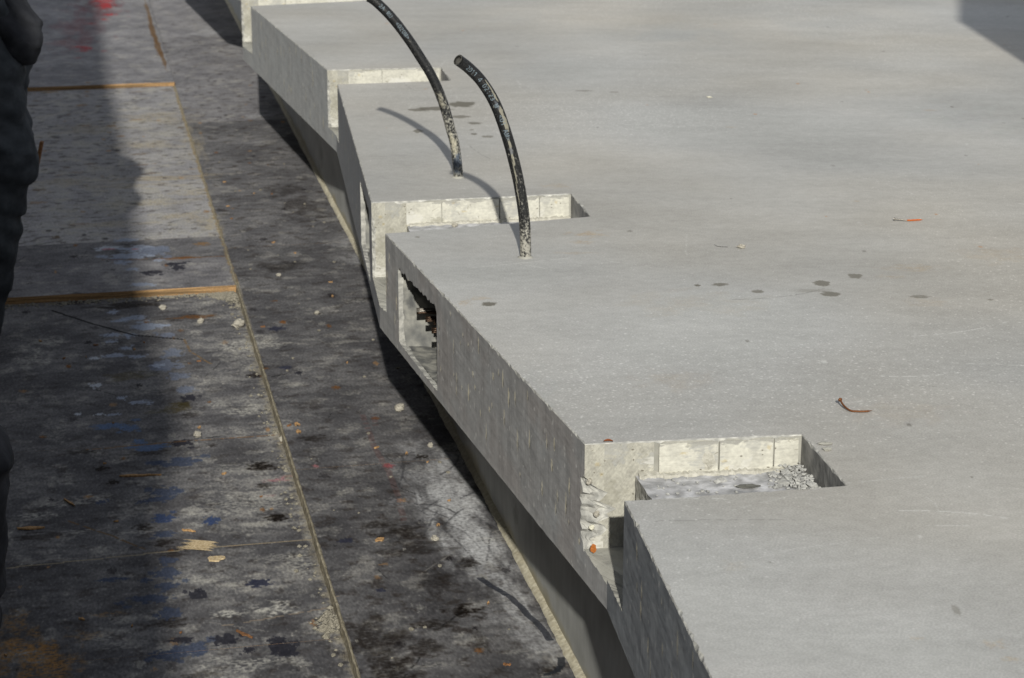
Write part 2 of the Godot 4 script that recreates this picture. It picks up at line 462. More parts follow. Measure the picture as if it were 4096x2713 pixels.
		c.blob(q[0], q[1], q[2], q[3], Color(0.69, 0.64, 0.53), minf(1.0, q[4] * 1.4), 0.9, 0.8, 0.45)
	for i in 60:
		c.blob(r.randf_range(-0.3, 0.41), r.randf_range(6.2, 9.1), r.randf_range(0.006, 0.035), r.randf_range(0.008, 0.022), [Color(0.36, 0.29, 0.21), Color(0.25, 0.25, 0.26), Color(0.56, 0.42, 0.27)][i % 3], r.randf_range(0.25, 0.7), 0.9, 0.4)
	for i in 70:
		c.blob(r.randf_range(-0.2, 0.42) if i % 2 else r.randf_range(0.43, 0.78), r.randf_range(3.2, 6.0), r.randf_range(0.01, 0.05), r.randf_range(0.008, 0.03), pale, r.randf_range(0.15, 0.5), 0.9, 0.6, 0.6)
	# grime and oil
	var oil := Color(0.095, 0.075, 0.06)
	for q in [[0.6526, 3.5573, 0.0384, 0.0344, 0.95], [0.5834, 3.5083, 0.0473, 0.026, 0.6], [0.5553, 3.4126, 0.0538, 0.0388, 0.55], [0.5983, 3.9566, 0.0524, 0.0548, 0.6], [0.552, 4.0014, 0.044, 0.0278, 0.5], [0.6095, 3.863, 0.077, 0.0438, 0.5], [0.4663, 3.4675, 0.0698, 0.108, 0.55], [0.4758, 3.3238, 0.0524, 0.0838, 0.6], [0.7078, 4.375, 0.0153, 0.0192, 0.85], [0.4874, 4.5411, 0.0392, 0.0288, 0.55], [0.5086, 4.7661, 0.0409, 0.044, 0.3], [0.7107, 6.7442, 0.0844, 0.1544, 0.4], [0.6812, 6.9999, 0.0727, 0.0889, 0.35], [0.8729, 7.3675, 0.0919, 0.1124, 0.35], [0.7959, 7.6419, 0.0474, 0.0749, 0.3], [0.5532, 6.0184, 0.1136, 0.0958, 0.35], [0.7916, 5.6448, 0.048, 0.0173, 0.6], [0.6153, 5.5311, 0.0164, 0.0124, 0.7], [0.7022, 3.7776, 0.0253, 0.0255, 0.7], [0.7506, 3.2837, 0.0226, 0.0203, 0.6], [0.6226, 3.6882, 0.0329, 0.0811, 0.35], [0.6561, 3.428, 0.0155, 0.0719, 0.4]]:
		c.blob(q[0], q[1], q[2], q[3], oil, minf(1.0, q[4] * 1.1), 0.9, 0.65, 0.3)
	for q in [[0.3599, 4.4408, 0.0383, 0.0272, 0.9], [0.3624, 4.1342, 0.0306, 0.024, 0.95], [0.4048, 5.09, 0.0281, 0.0243, 0.7], [0.3537, 4.3261, 0.0224, 0.0156, 0.5], [0.013, 4.4993, 0.021, 0.0164, 0.7], [0.0358, 4.4109, 0.0141, 0.0158, 0.8], [0.1267, 4.0461, 0.0349, 0.0228, 0.6], [0.1407, 3.9865, 0.0259, 0.0311, 0.5], [0.1205, 5.7889, 0.1083, 0.039, 0.6], [-0.0324, 5.8427, 0.0724, 0.0263, 0.5], [0.2544, 5.6327, 0.0825, 0.029, 0.4], [0.1188, 3.6587, 0.04, 0.0229, 0.5], [0.1253, 4.5853, 0.0585, 0.0227, 0.4], [-0.0274, 4.6172, 0.039, 0.0171, 0.5], [0.227, 4.8199, 0.0246, 0.025, 0.4], [0.262, 4.6002, 0.0118, 0.0115, 0.6], [0.0874, 4.1362, 0.0222, 0.0189, 0.6], [0.1627, 3.4306, 0.0379, 0.0171, 0.4], [-0.1169, 4.1316, 0.0616, 0.0233, 0.4]]:
		c.blob(q[0], q[1], q[2], q[3], oil, minf(1.0, q[4] * 1.1), 0.8, 0.5, 0.25)
	for q in [[0.0974, 5.147, 0.0648, 0.0455, 0.6], [0.2002, 4.883, 0.0352, 0.0479, 0.75], [0.1735, 4.8628, 0.0618, 0.0222, 0.4]]:
		c.blob(q[0], q[1], q[2], q[3], Color(0.33, 0.30, 0.21), q[4], 0.6, 0.5, 0.4)
	c.blob(0.2167, 4.9022, 0.0187, 0.0258, Color(0.25, 0.22, 0.12), 0.8, 0.6, 0.5)
	# worn-through wood and rust
	for q in [[-0.1421, 3.5825, 0.0736, 0.1124, 0.85], [-0.0893, 3.518, 0.0458, 0.0704, 0.7], [-0.1667, 3.7182, 0.032, 0.0579, 0.5], [0.0064, 3.721, 0.0403, 0.0117, 0.5], [-0.0347, 3.6337, 0.0394, 0.0261, 0.35]]:
		c.blob(q[0], q[1], q[2], q[3], Color(0.62, 0.46, 0.28), q[4], 0.9, 0.6, 0.5)
	for q in [[0.2895, 5.6338, 0.0708, 0.0208, 0.7], [0.2816, 6.1888, 0.0578, 0.0199, 0.9], [0.3682, 10.1362, 0.0244, 0.7566, 0.0], [0.0906, 4.4396, 0.0473, 0.008, 0.7], [0.0619, 4.5559, 0.0077, 0.0112, 0.7], [0.4253, 5.0787, 0.013, 0.0104, 0.8]]:
		c.blob(q[0], q[1], q[2], q[3], Color(0.48, 0.30, 0.14), q[4], 0.7, 0.5, 0.3)
	for i in 70:
		var left := r.randf() < 0.6
		var u := r.randf_range(-0.3, 0.42) if left else r.randf_range(0.43, 0.8)
		c.blob(u, r.randf_range(3.2, 9.0), r.randf_range(0.004, 0.012), r.randf_range(0.006, 0.022), Color(0.50, 0.30, 0.13) if r.randf() < 0.5 else Color(0.66, 0.50, 0.34), r.randf_range(0.3, 0.8), 0.8, 0.5)
	for i in 260:
		var left := r.randf() < 0.6
		var u := r.randf_range(-0.3, 0.42) if left else r.randf_range(0.43, 0.8)
		var sz := r.randf_range(0.003, 0.014)
		c.blob(u, r.randf_range(3.1, 9.5), sz, sz * 1.5, Color(0.62, 0.61, 0.58) if r.randf() < 0.6 else Color(0.11, 0.10, 0.11), r.randf_range(0.25, 0.7), 0.8, 0.4)
	# blue form oil and paint
	var blues := [[0.1379, 6.244, 0.0644, 0.0504, 0], [0.0774, 6.3543, 0.0392, 0.0259, 1], [0.1666, 6.3253, 0.0522, 0.0413, 0], [0.2165, 6.289, 0.052, 0.0614, 2], [0.1318, 6.4382, 0.0398, 0.0213, 0], [0.1103, 6.1746, 0.0306, 0.0197, 0], [0.1388, 6.0951, 0.0202, 0.0193, 0], [0.1566, 5.9212, 0.0369, 0.0229, 0], [0.0988, 6.2118, 0.0179, 0.0199, 2], [0.2694, 6.0873, 0.0228, 0.0338, 3], [0.2592, 6.1287, 0.0331, 0.0147, 3], [0.1926, 6.0453, 0.0301, 0.0238, 3]]
	for q in [[0.0713, 5.7258, 0.019, 0.017, 0], [0.1275, 5.6592, 0.0401, 0.025, 0], [0.1585, 5.57, 0.0512, 0.0324, 0], [0.0862, 5.6386, 0.0235, 0.0124, 0], [0.2056, 5.4797, 0.0275, 0.0236, 2], [0.1101, 5.4996, 0.0207, 0.0197, 0], [0.0595, 5.5102, 0.0275, 0.0198, 0], [0.0579, 5.4515, 0.0205, 0.0116, 0], [0.0949, 5.3859, 0.0158, 0.0152, 0], [0.0655, 5.3278, 0.0334, 0.0186, 0], [0.0138, 5.3162, 0.0155, 0.0148, 1], [0.125, 5.3042, 0.0178, 0.0148, 0], [0.2141, 5.3231, 0.0291, 0.0374, 2], [0.1866, 5.2178, 0.0439, 0.0432, 2], [0.2191, 5.1217, 0.0324, 0.0279, 2], [0.1704, 5.2212, 0.0198, 0.0144, 0], [0.2287, 5.016, 0.0276, 0.0269, 2], [0.0134, 5.0916, 0.0149, 0.0171, 1], [0.0708, 4.9819, 0.0105, 0.0132, 0], [0.1105, 4.9406, 0.0292, 0.0162, 0], [0.0395, 4.7812, 0.0464, 0.0214, 4], [0.0834, 4.7567, 0.0241, 0.0212, 4], [0.0167, 4.8701, 0.0102, 0.0095, 1], [0.0518, 4.8627, 0.0143, 0.0094, 0], [-0.0334, 4.8805, 0.0092, 0.0095, 1], [0.235, 4.9476, 0.021, 0.0262, 3], [0.1041, 4.6565, 0.0158, 0.0175, 4], [0.1218, 4.6149, 0.0451, 0.023, 4], [0.1955, 4.6287, 0.0296, 0.0232, 3], [0.1836, 4.5081, 0.0481, 0.0304, 5], [0.1268, 4.5143, 0.0192, 0.0166, 5],
			[0.1454, 4.3225, 0.0333, 0.041, 5], [0.1209, 4.2891, 0.022, 0.0151, 5], [0.0082, 4.2974, 0.0128, 0.0126, 5], [0.0934, 4.2822, 0.0128, 0.01, 5], [0.2294, 4.1474, 0.0197, 0.0239, 6], [0.1289, 4.1756, 0.0251, 0.0241, 6], [0.1291, 4.0921, 0.0264, 0.0186, 5], [0.1305, 3.9553, 0.0205, 0.0175, 5], [0.123, 3.8915, 0.0253, 0.0297, 5], [0.0189, 3.8813, 0.0335, 0.0105, 5], [0.0802, 3.8643, 0.0117, 0.0126, 5], [0.1197, 3.8288, 0.0249, 0.0186, 5], [0.0845, 3.7745, 0.041, 0.0201, 5], [0.1169, 3.698, 0.0242, 0.0272, 5], [0.147, 3.5404, 0.0389, 0.0325, 5], [0.1038, 3.5223, 0.0309, 0.0214, 5], [0.296, 3.8067, 0.025, 0.0186, 7], [0.3073, 3.5107, 0.0234, 0.0324, 3], [0.3026, 3.5411, 0.0172, 0.0182, 3], [0.3165, 3.487, 0.0186, 0.0178, 3], [0.2495, 3.5154, 0.0124, 0.0126, 3], [0.2108, 3.5639, 0.0235, 0.0257, 3], [0.174, 3.7762, 0.0198, 0.0243, 3], [0.134, 3.5799, 0.0235, 0.011, 3], [0.5061, 5.0269, 0.0107, 0.0137, 3]]:
		blues.append(q)
	var bc := [Color(0.60, 0.64, 0.71), Color(0.74, 0.77, 0.81), Color(0.45, 0.48, 0.545), Color(0.17, 0.17, 0.20), Color(0.36, 0.44, 0.57), Color(0.27, 0.305, 0.385), Color(0.22, 0.28, 0.42), Color(0.18, 0.19, 0.26)]
	for q in blues:
		c.blob(q[0], q[1], q[2] * 0.95, q[3] * 0.95, bc[q[4]], 0.82, 0.75, 0.14)
		for s in 2:
			c.blob(q[0] + r.randf_range(-1.4, 1.4) * q[2], q[1] + r.randf_range(-1.5, 1.5) * q[3], q[2] * 0.3, q[3] * 0.4, bc[q[4]], 0.7, 0.6, 0.2)
	for q in [[0.5134, 3.6801, 0.0098, 0.008, 0], [0.4812, 3.9349, 0.0173, 0.0134, 0], [0.4921, 5.4134, 0.0229, 0.0197, 0], [0.4797, 5.0759, 0.0173, 0.014, 0]]:
		c.blob(q[0], q[1], q[2], q[3], Color(0.17, 0.18, 0.25), 0.7, 0.7, 0.2)
	# red and pink marking paint
	for q in [[0.1634, 11.2101, 0.1338, 0.3976, 0.5], [0.0667, 10.6194, 0.148, 0.5513, 0.28], [0.0192, 10.1037, 0.1209, 0.25, 0.25]]:
		c.blob(q[0], q[1], q[2], q[3], Color(0.45, 0.15, 0.17), minf(0.8, q[4] * 1.3), 0.9, 0.9, 0.5)
	for q in [[0.1985, 11.2956, 0.045, 0.1551, 0.9], [0.2114, 10.9597, 0.035, 0.0439, 0.85], [0.1913, 11.455, 0.082, 0.0796, 0.8], [0.1754, 10.8075, 0.0215, 0.0285, 0.7], [0.0758, 9.9437, 0.0318, 0.0607, 0.8], [0.0474, 9.9986, 0.0399, 0.0306, 0.7], [0.0592, 9.8747, 0.0355, 0.0239, 0.6], [0.0334, 9.6914, 0.0194, 0.0173, 0.5], [0.1094, 10.6799, 0.034, 0.0278, 0.5], [0.1519, 9.8553, 0.0197, 0.0239, 0.4]]:
		c.blob(q[0], q[1], q[2], q[3], Color(0.72, 0.15, 0.16), q[4] * 0.8, 0.8, 0.6, 0.3)
	for q in [[0.389, 4.3506, 0.032, 0.0131, 0.55], [0.4096, 4.3677, 0.0189, 0.0079, 0.5], [0.3615, 4.262, 0.0111, 0.0076, 0.3]]:
		c.blob(q[0], q[1], q[2], q[3], Color(0.72, 0.44, 0.47), q[4], 0.8, 0.5, 0.3)
	c.blob(0.6266, 4.3366, 0.0142, 0.0161, Color(0.66, 0.32, 0.34), 0.7, 0.8, 0.5)
	c.blob(0.4716, 4.3662, 0.0085, 0.0107, Color(0.72, 0.46, 0.47), 0.7, 0.5, 0.4)
	for q in [[0.0706, 6.3401, 0.0157, 0.0129], [0.0872, 6.3367, 0.013, 0.0103], [0.1562, 6.3223, 0.013, 0.0103]]:
		c.blob(q[0][0] if q[0] is Array else q[0], q[1], q[2], q[3], Color(0.70, 0.42, 0.45), 0.6, 0.5, 0.4)
	c.stroke([Vector2(0.6183, 4.6801), Vector2(0.6196, 4.6029), Vector2(0.6127, 4.4714), Vector2(0.6216, 4.3159), Vector2(0.6222, 4.1967), Vector2(0.6148, 4.0725), Vector2(0.6072, 4.0017)], 0.012, Color(0.46, 0.29, 0.27), 0.22, 0.25)
	c.stroke([Vector2(0.6429, 4.6812), Vector2(0.6369, 4.5842)], 0.012, Color(0.46, 0.29, 0.27), 0.22, 0.25)
	# dark scrawls over the cement film on the right sheet
	for i in 26:
		var u := r.randf_range(0.63, 0.79)
		var v := r.randf_range(3.55, 4.35)
		var ang := r.randf_range(-1.2, 1.2) + PI / 2
		var bend := r.randf_range(-1.2, 1.2)
		var pts := [Vector2(u, v)]
		for s in 6:
			u += cos(ang + bend * s / 6.0) * 0.012
			v += sin(ang + bend * s / 6.0) * 0.032
			pts.append(Vector2(u, v))
		c.stroke(pts, 0.003, Color(0.26, 0.26, 0.27), r.randf_range(0.12, 0.38), 0.15)
	c.stroke([Vector2(0.7078, 3.6954), Vector2(0.7415, 3.6123), Vector2(0.761, 3.5289), Vector2(0.7741, 3.4591), Vector2(0.7805, 3.3984)], 0.012, Color(0.20, 0.21, 0.24), 0.75)
	c.stroke([Vector2(0.7433, 3.2681), Vector2(0.7609, 3.2781), Vector2(0.7736, 3.2963), Vector2(0.7821, 3.3296)], 0.012, Color(0.18, 0.19, 0.21), 0.75)
	for i in 120:
		var u := r.randf_range(-0.3, 0.8)
		var v := r.randf_range(3.1, 8.5)
		c.stroke([Vector2(u, v), Vector2(u + r.randf_range(-0.1, 0.1), v + r.randf_range(-0.12, 0.12))], 0.0015, Color(0.55, 0.54, 0.52) if r.randf() < 0.6 else Color(0.1, 0.1, 0.1), r.randf_range(0.15, 0.45), 0.3)
	# scratches and pale lines along the seams
	c.stroke([Vector2(-0.1788, 3.9803), Vector2(0.0135, 3.9907), Vector2(0.2104, 4.0036), Vector2(0.4251, 4.0001)], 0.006, Color(0.58, 0.54, 0.46), 0.65, 0.12)
	c.stroke([Vector2(-0.0176, 4.6295), Vector2(0.206, 4.6412), Vector2(0.4244, 4.6403)], 0.004, Color(0.50, 0.38, 0.27), 0.5, 0.25)
	c.stroke([Vector2(-0.0916, 5.7769), Vector2(-0.0002, 5.6442), Vector2(0.1213, 5.4973), Vector2(0.2482, 5.4314)], 0.005, Color(0.08, 0.08, 0.08), 0.8)
	c.stroke([Vector2(0.2482, 5.4314), Vector2(0.2579, 5.314), Vector2(0.3055, 5.204)], 0.005, Color(0.5, 0.40, 0.28), 0.6, 0.2)
	c.stroke([Vector2(-0.0601, 4.2029), Vector2(0.0252, 4.102), Vector2(0.0868, 4.0203)], 0.003, Color(0.45, 0.36, 0.26), 0.6, 0.2)
	c.stroke([Vector2(0.1995, 3.6227), Vector2(0.2966, 3.641), Vector2(0.4377, 3.6707)], 0.003, Color(0.55, 0.50, 0.44), 0.5, 0.3)
	c.stroke([Vector2(0.0548, 6.216), Vector2(0.2373, 6.193), Vector2(0.4281, 6.1835)], 0.004, Color(0.42, 0.27, 0.14), 0.6, 0.2)
	c.stroke([Vector2(0.1824, 7.4828), Vector2(0.2741, 7.5066)], 0.006, Color(0.56, 0.46, 0.35), 0.5, 0.2)
	c.stroke([Vector2(0.0726, 7.2713), Vector2(0.1753, 7.2835), Vector2(0.4411, 7.2825)], 0.006, Color(0.55, 0.49, 0.42), 0.4, 0.3)
	# film torn off along the far seam of the left sheets
	for q in [[0.3959, 10.4146, 0.0146, 0.535, 0.8], [0.3999, 9.9006, 0.0159, 0.3155, 0.8], [0.4055, 9.5449, 0.0096, 0.2491, 0.7], [0.4033, 11.0537, 0.0111, 0.449, 0.6]]:
		c.blob(q[0], q[1], q[2], q[3], Color(0.40, 0.27, 0.13), q[4], 0.6, 0.4, 0.3)
	for i in 5:
		c.stroke([Vector2(0.4304, 5.8596) + Vector2(-0.004 - 0.002 * i, 0), Vector2(0.4281, 6.8947) + Vector2(-0.004 - 0.002 * i, 0), Vector2(0.4277, 9.0022) + Vector2(-0.004 - 0.002 * i, 0)], 0.005, Color(0.58, 0.50, 0.36), 0.55 - 0.08 * i, 0.05 + 0.09 * i)
		c.stroke([Vector2(0.4346, 5.8892) + Vector2(-0.006 - 0.004 * i, 0), Vector2(0.4247, 4.6432) + Vector2(-0.006 - 0.004 * i, 0), Vector2(0.4301, 3.3611) + Vector2(-0.006 - 0.004 * i, 0)], 0.006, Color(0.62, 0.59, 0.52), 0.5 - 0.07 * i, 0.12 + 0.1 * i)
	var m := std(0.85)
	m.metallic_specular = 0.18
	m.albedo_texture = c.texture()
	m.detail_enabled = true
	m.detail_blend_mode = BaseMaterial3D.BLEND_MODE_MUL
	m.detail_uv_layer = BaseMaterial3D.DETAIL_UV_2
	m.detail_albedo = grain_texture(1024, 0.07, 5, 45, Color(0.86, 0.86, 0.86), Color(1, 1, 1))
	return m


func paint_face(kind: int) -> StandardMaterial3D:
	# a formed edge face: dark release-film grey with upright streaks and little pale tears; u runs along, v down
	var w := 1536
	var h := 256
	var c := Canvas.new(w, h, -0.15, 0.0, 1.8, 0.25, fine)
	var a := noise_bytes(w, h, 0.03, 4, 71 + kind, 1, 8)
	var b := noise_bytes(w, h, 0.10, 3, 75 + kind, 1, 12)
	var f := noise_bytes(w, h, 0.2, 2, 79 + kind, 1, 3)
	var g := noise_bytes(w, h, 0.008, 3, 83 + kind, 2, 2)
	var tone: Color = [Color(0.648, 0.648, 0.645), Color(0.70, 0.71, 0.71), Color(0.665, 0.675, 0.685), Color(0.62, 0.64, 0.655)][kind]
	var brown: float = [0.2, 0.05, 0.05, 0.05][kind]
	var d := c.d
	for i in w * h:
		var v := (a[i] - 128) * 0.075 + (b[i] - 128) * 0.05 + (f[i] - 128) * 0.05
		var br := clampf((g[i] - 105) / 60.0, 0.0, 1.0) * brown
		var o := i * 3
		d[o] = int(clampf(tone.r * 255 + v + br * 5.0, 0, 255))
		d[o + 1] = int(clampf(tone.g * 255 + v - br * 9.0, 0, 255))
		d[o + 2] = int(clampf(tone.b * 255 + v - br * 16.0, 0, 255))
	c.d = d
	var r := RandomNumberGenerator.new()
	r.seed = 91 + kind
	for i in 26:
		c.blob(r.randf_range(0.0, 1.4), r.randf_range(0.04, 0.2), r.randf_range(0.01, 0.05), r.randf_range(0.02, 0.05), Color(0.72, 0.735, 0.74), r.randf_range(0.1, 0.35), 0.7, 0.5)
	for i in 60 if kind == 0 else 46:
		var u := r.randf_range(0.0, 1.45)
		var v := r.randf_range(0.02, 0.19)
		var len := r.randf_range(0.004, 0.02)
		c.blob(u, v, r.randf_range(0.002, 0.006), len, Color(0.90, 0.87, 0.77), r.randf_range(0.5, 0.95), 0.7, 0.3)
		c.blob(u + 0.003, v + len * 0.4, 0.002, len * 0.5, Color(0.22, 0.21, 0.2), 0.6, 0.5, 0.4)
	for i in 160:
		c.blob(r.randf_range(-0.1, 1.5), r.randf_range(0.0, 0.22), 0.0035, r.randf_range(0.002, 0.006), Color(0.85, 0.85, 0.83), r.randf_range(0.3, 0.8), 0.5, 0.4)
	for i in 40:
		var u := r.randf_range(0.0, 1.45)
		var v := r.randf_range(0.0, 0.15)
		c.stroke([Vector2(u, v), Vector2(u + r.randf_range(-0.01, 0.02), v + r.randf_range(0.02, 0.08))], 0.002, Color(0.82, 0.82, 0.81), r.randf_range(0.15, 0.5), 0.2)
	# scuffed, paler lower margin
	c.blob(0.7, 0.225, 1.2, 0.022, Color(0.74, 0.74, 0.73), 0.5, 0.25, 0.9, 0.4)
	var m := std(0.7)
	m.albedo_texture = c.texture()
	m.heightmap_enabled = false
	m.normal_enabled = true
	m.normal_texture = bump_texture(512, 0.02, 4, 140, 3.0)
	m.normal_scale = 0.25
	return m


func paint_pocket(cream: bool) -> StandardMaterial3D:
	# poured against foam (cream) or brushed by hand (the return of the step); u along, v down
	var wid := 0.45 if cream else 0.18
	var w := 768 if cream else 512
	var h := 128 if cream else 512
	var hei := 0.0625 if cream else 0.25
	var c := Canvas.new(w, h, 0.0, 0.0, wid, hei, fine)
	var a := noise_bytes(w, h, 0.012, 4, 160 if cream else 161)
	var b := noise_bytes(w, h, 0.06, 4, 162 if cream else 163, 1, 1)
	var d := c.d
	var tone := Color(0.715, 0.708, 0.665) if cream else Color(0.63, 0.622, 0.58)
	for j in h:
		for i in w:
			var n := j * w + i
			var v := (a[n] - 128) * 0.10 + (b[n] - 128) * 0.09
			if not cream:
				v += 10.0 * fine.get_noise_2d((i + j) * 0.10, (i - j) * 0.012)
			d[n * 3] = int(clampf(tone.r * 255 + v, 0, 255))
			d[n * 3 + 1] = int(clampf(tone.g * 255 + v, 0, 255))
			d[n * 3 + 2] = int(clampf(tone.b * 255 + v * 0.9, 0, 255))
	c.d = d
	var r := RandomNumberGenerator.new()
	r.seed = 165
	for i in 15 if cream else 26:
		var sz := r.randf_range(0.006, 0.03)
		c.blob(r.randf() * wid, r.randf() * hei, sz, sz * r.randf_range(0.4, 0.9), [Color(0.56, 0.55, 0.50), Color(0.75, 0.745, 0.715), Color(0.60, 0.60, 0.585)][i % 3], r.randf_range(0.35, 0.85), 0.9, 0.25, 0.25)
	for i in 22:
		c.blob(r.randf() * wid, r.randf() * hei, r.randf_range(0.001, 0.003), r.randf_range(0.001, 0.002), Color(0.34, 0.32, 0.28), 0.7, 0.6, 0.4)
	for i in 10:
		c.blob(r.randf() * wid, r.randf() * hei, r.randf_range(0.003, 0.008), r.randf_range(0.002, 0.005), Color(0.66, 0.58, 0.40), 0.35, 0.8, 0.6)
	for i in 16 if cream else 5:
		var p := Vector2(r.randf() * wid, r.randf() * hei)
		c.stroke([p, p + Vector2(r.randf_range(-0.02, 0.02), r.randf_range(-0.012, 0.012))], 0.0007, Color(0.42, 0.40, 0.35), 0.6, 0.2)
	if cream:
		c.blob(wid * 0.5, hei * 0.93, wid, 0.007, Color(0.66, 0.64, 0.56), 0.7, 0.8, 0.5)
		for i in 9:
			c.blob(r.randf() * wid, 0.003, r.randf_range(0.01, 0.03), 0.005, Color(0.57, 0.565, 0.54), 0.8, 0.9, 0.3)
	var m := std(0.95)
	m.albedo_texture = c.texture()
	m.normal_enabled = true
	m.normal_texture = bump_texture(512, 0.02, 5, 170, 8.0)
	m.normal_scale = 0.5
	if not cream:
		m.uv1_scale = Vector3(10, 1, 1)
	return m


func paint_wall() -> StandardMaterial3D:
	var w := 2048
	var h := 128
	var c := Canvas.new(w, h, 0.0, 0.0, 10.0, 0.34, fine)
	var a := noise_bytes(w, h, 0.02, 4, 101)
	var b := noise_bytes(w, h, 0.15, 3, 102, 1, 6)
	var d := c.d
	for i in w * h:
		var row := i / w
		var v := 186.0 + (a[i] - 128) * 0.10 + (b[i] - 128) * 0.06
		var st := clampf((row - 112.0 + (a[i] - 128) * 0.06) / 10.0, 0.0, 1.0) * 0.6
		var o := i * 3
		d[o] = int(v + (165 - v) * st)
		d[o + 1] = int(v + 1 + (150 - v) * st)
		d[o + 2] = int(v - 3 + (112 - v) * st)
	c.d = d
	for i in 60:
		c.blob(rng.randf_range(0, 10), rng.randf_range(0.05, 0.33), rng.randf_range(0.01, 0.04), rng.randf_range(0.01, 0.05), Color(0.50, 0.50, 0.47) if i % 2 else Color(0.70, 0.70, 0.66), 0.35, 0.8, 0.6)
	var m := std(0.85)
	m.albedo_texture = c.texture()
	return m


func paint_ply_edge() -> StandardMaterial3D:
	# seven veneers seen end-on; v runs through the thickness
	var w := 512
	var h := 64
	var c := Canvas.new(w, h, 0, 0, 1.2, 0.02, fine)
	var a := noise_bytes(w, h, 0.05, 4, 111, 4, 1)
	var b := noise_bytes(w, h, 0.2, 3, 112)
	var d := c.d
	for j in h:
		var lay := int(j / 64.0 * 9.0)
		var k := 1.0 if lay % 2 == 0 else 0.82
		var line := 0.75 if int((j + 1) / 64.0 * 9.0) != lay else 1.0
		for i in w:
			var n := j * w + i
			var v := k * line * (1.0 + (a[n] - 128) * 0.002 + (b[n] - 128) * 0.0012)
			d[n * 3] = int(clampf(163 * v, 0, 255))
			d[n * 3 + 1] = int(clampf(131 * v, 0, 255))
			d[n * 3 + 2] = int(clampf(92 * v, 0, 255))
	c.d = d
	c.blob(1.0, 0.012, 0.15, 0.01, Color(0.30, 0.25, 0.18), 0.5, 0.8, 0.7)
	c.blob(0.25, 0.012, 0.2, 0.009, Color(0.34, 0.28, 0.18), 0.5, 0.8, 0.7)
	var m := std(0.9)
	m.albedo_texture = c.texture()
	return m


# ------------------------------------------------------------------ mesh helpers
func tri(st: SurfaceTool, a: Vector3, b: Vector3, c: Vector3, ua := Vector2.ZERO, ub := Vector2.ZERO, uc := Vector2.ZERO) -> void:
	st.set_uv(ua)
	st.add_vertex(a)
	st.set_uv(ub)
	st.add_vertex(b)
	st.set_uv(uc)
	st.add_vertex(c)


func quad(st: SurfaceTool, a: Vector3, b: Vector3, c: Vector3, d: Vector3) -> void:
	# clockwise as seen from outside
	tri(st, a, b, c, Vector2(0, 0), Vector2(1, 0), Vector2(1, 1))
	tri(st, a, c, d, Vector2(0, 0), Vector2(1, 1), Vector2(0, 1))


func start(smooth := false) -> SurfaceTool:
	var st := SurfaceTool.new()
	st.begin(Mesh.PRIMITIVE_TRIANGLES)
	st.set_smooth_group(0 if smooth else -1)
	return st


func done(st: SurfaceTool) -> ArrayMesh:
	st.generate_normals()
	return st.commit()


func box_to(st: SurfaceTool, c: Vector3, s: Vector3, bas := Basis.IDENTITY) -> void:
	var p := []
	for k in 8:
		p.append(c + bas * (Vector3(s.x * (0.5 if k & 1 else -0.5), s.y * (0.5 if k & 2 else -0.5), s.z * (0.5 if k & 4 else -0.5))))
	for f in [[2, 3, 7, 6], [0, 4, 5, 1], [4, 6, 7, 5], [1, 3, 2, 0], [0, 2, 6, 4], [5, 7, 3, 1]]:
		quad(st, p[f[0]], p[f[3]], p[f[2]], p[f[1]])


func box_mesh(s: Vector3, c := Vector3.ZERO, bas := Basis.IDENTITY) -> ArrayMesh:
	var st := start()
	box_to(st, c, s, bas)
	return done(st)


func tube(path: PackedVector3Array, radii: PackedFloat32Array, sides := 12, inner := 0.0, cap := true) -> ArrayMesh:
	var st := start(true)
	var rings := []
	var inn := []
	var lens := [0.0]
	var up := Vector3.UP
	var n := path.size()
	for i in n:
		var t := (path[mini(i + 1, n - 1)] - path[maxi(i - 1, 0)]).normalized()
		var x := (up - t * up.dot(t))
		if x.length() < 0.05:
			x = Vector3.RIGHT - t * t.x
		x = x.normalized()
		up = x
		var y := t.cross(x)
		var ring := PackedVector3Array()
		var ring2 := PackedVector3Array()
		for k in sides + 1:
			var a := TAU * k / sides
			ring.append(path[i] + (x * cos(a) + y * sin(a)) * radii[i])
			ring2.append(path[i] + (x * cos(a) + y * sin(a)) * radii[i] * inner)
		rings.append(ring)
		inn.append(ring2)
		if i > 0:
			lens.append(lens[i - 1] + path[i].distance_to(path[i - 1]))
	for i in n - 1:
		for k in sides:
			var u0 := float(k) / sides
			var u1 := float(k + 1) / sides
			tri(st, rings[i][k], rings[i + 1][k], rings[i + 1][k + 1], Vector2(u0, lens[i]), Vector2(u0, lens[i + 1]), Vector2(u1, lens[i + 1]))
			tri(st, rings[i][k], rings[i + 1][k + 1], rings[i][k + 1], Vector2(u0, lens[i]), Vector2(u1, lens[i + 1]), Vector2(u1, lens[i]))
			if inner > 0.0:
				tri(st, inn[i][k], inn[i + 1][k + 1], inn[i + 1][k])
				tri(st, inn[i][k], inn[i][k + 1], inn[i + 1][k + 1])
	for e in [0, n - 1]:
		for k in sides:
			if inner > 0.0:
				quad(st, rings[e][k], rings[e][k + 1], inn[e][k + 1], inn[e][k])
			elif cap:
				tri(st, path[e], rings[e][k + 1], rings[e][k])
	return done(st)


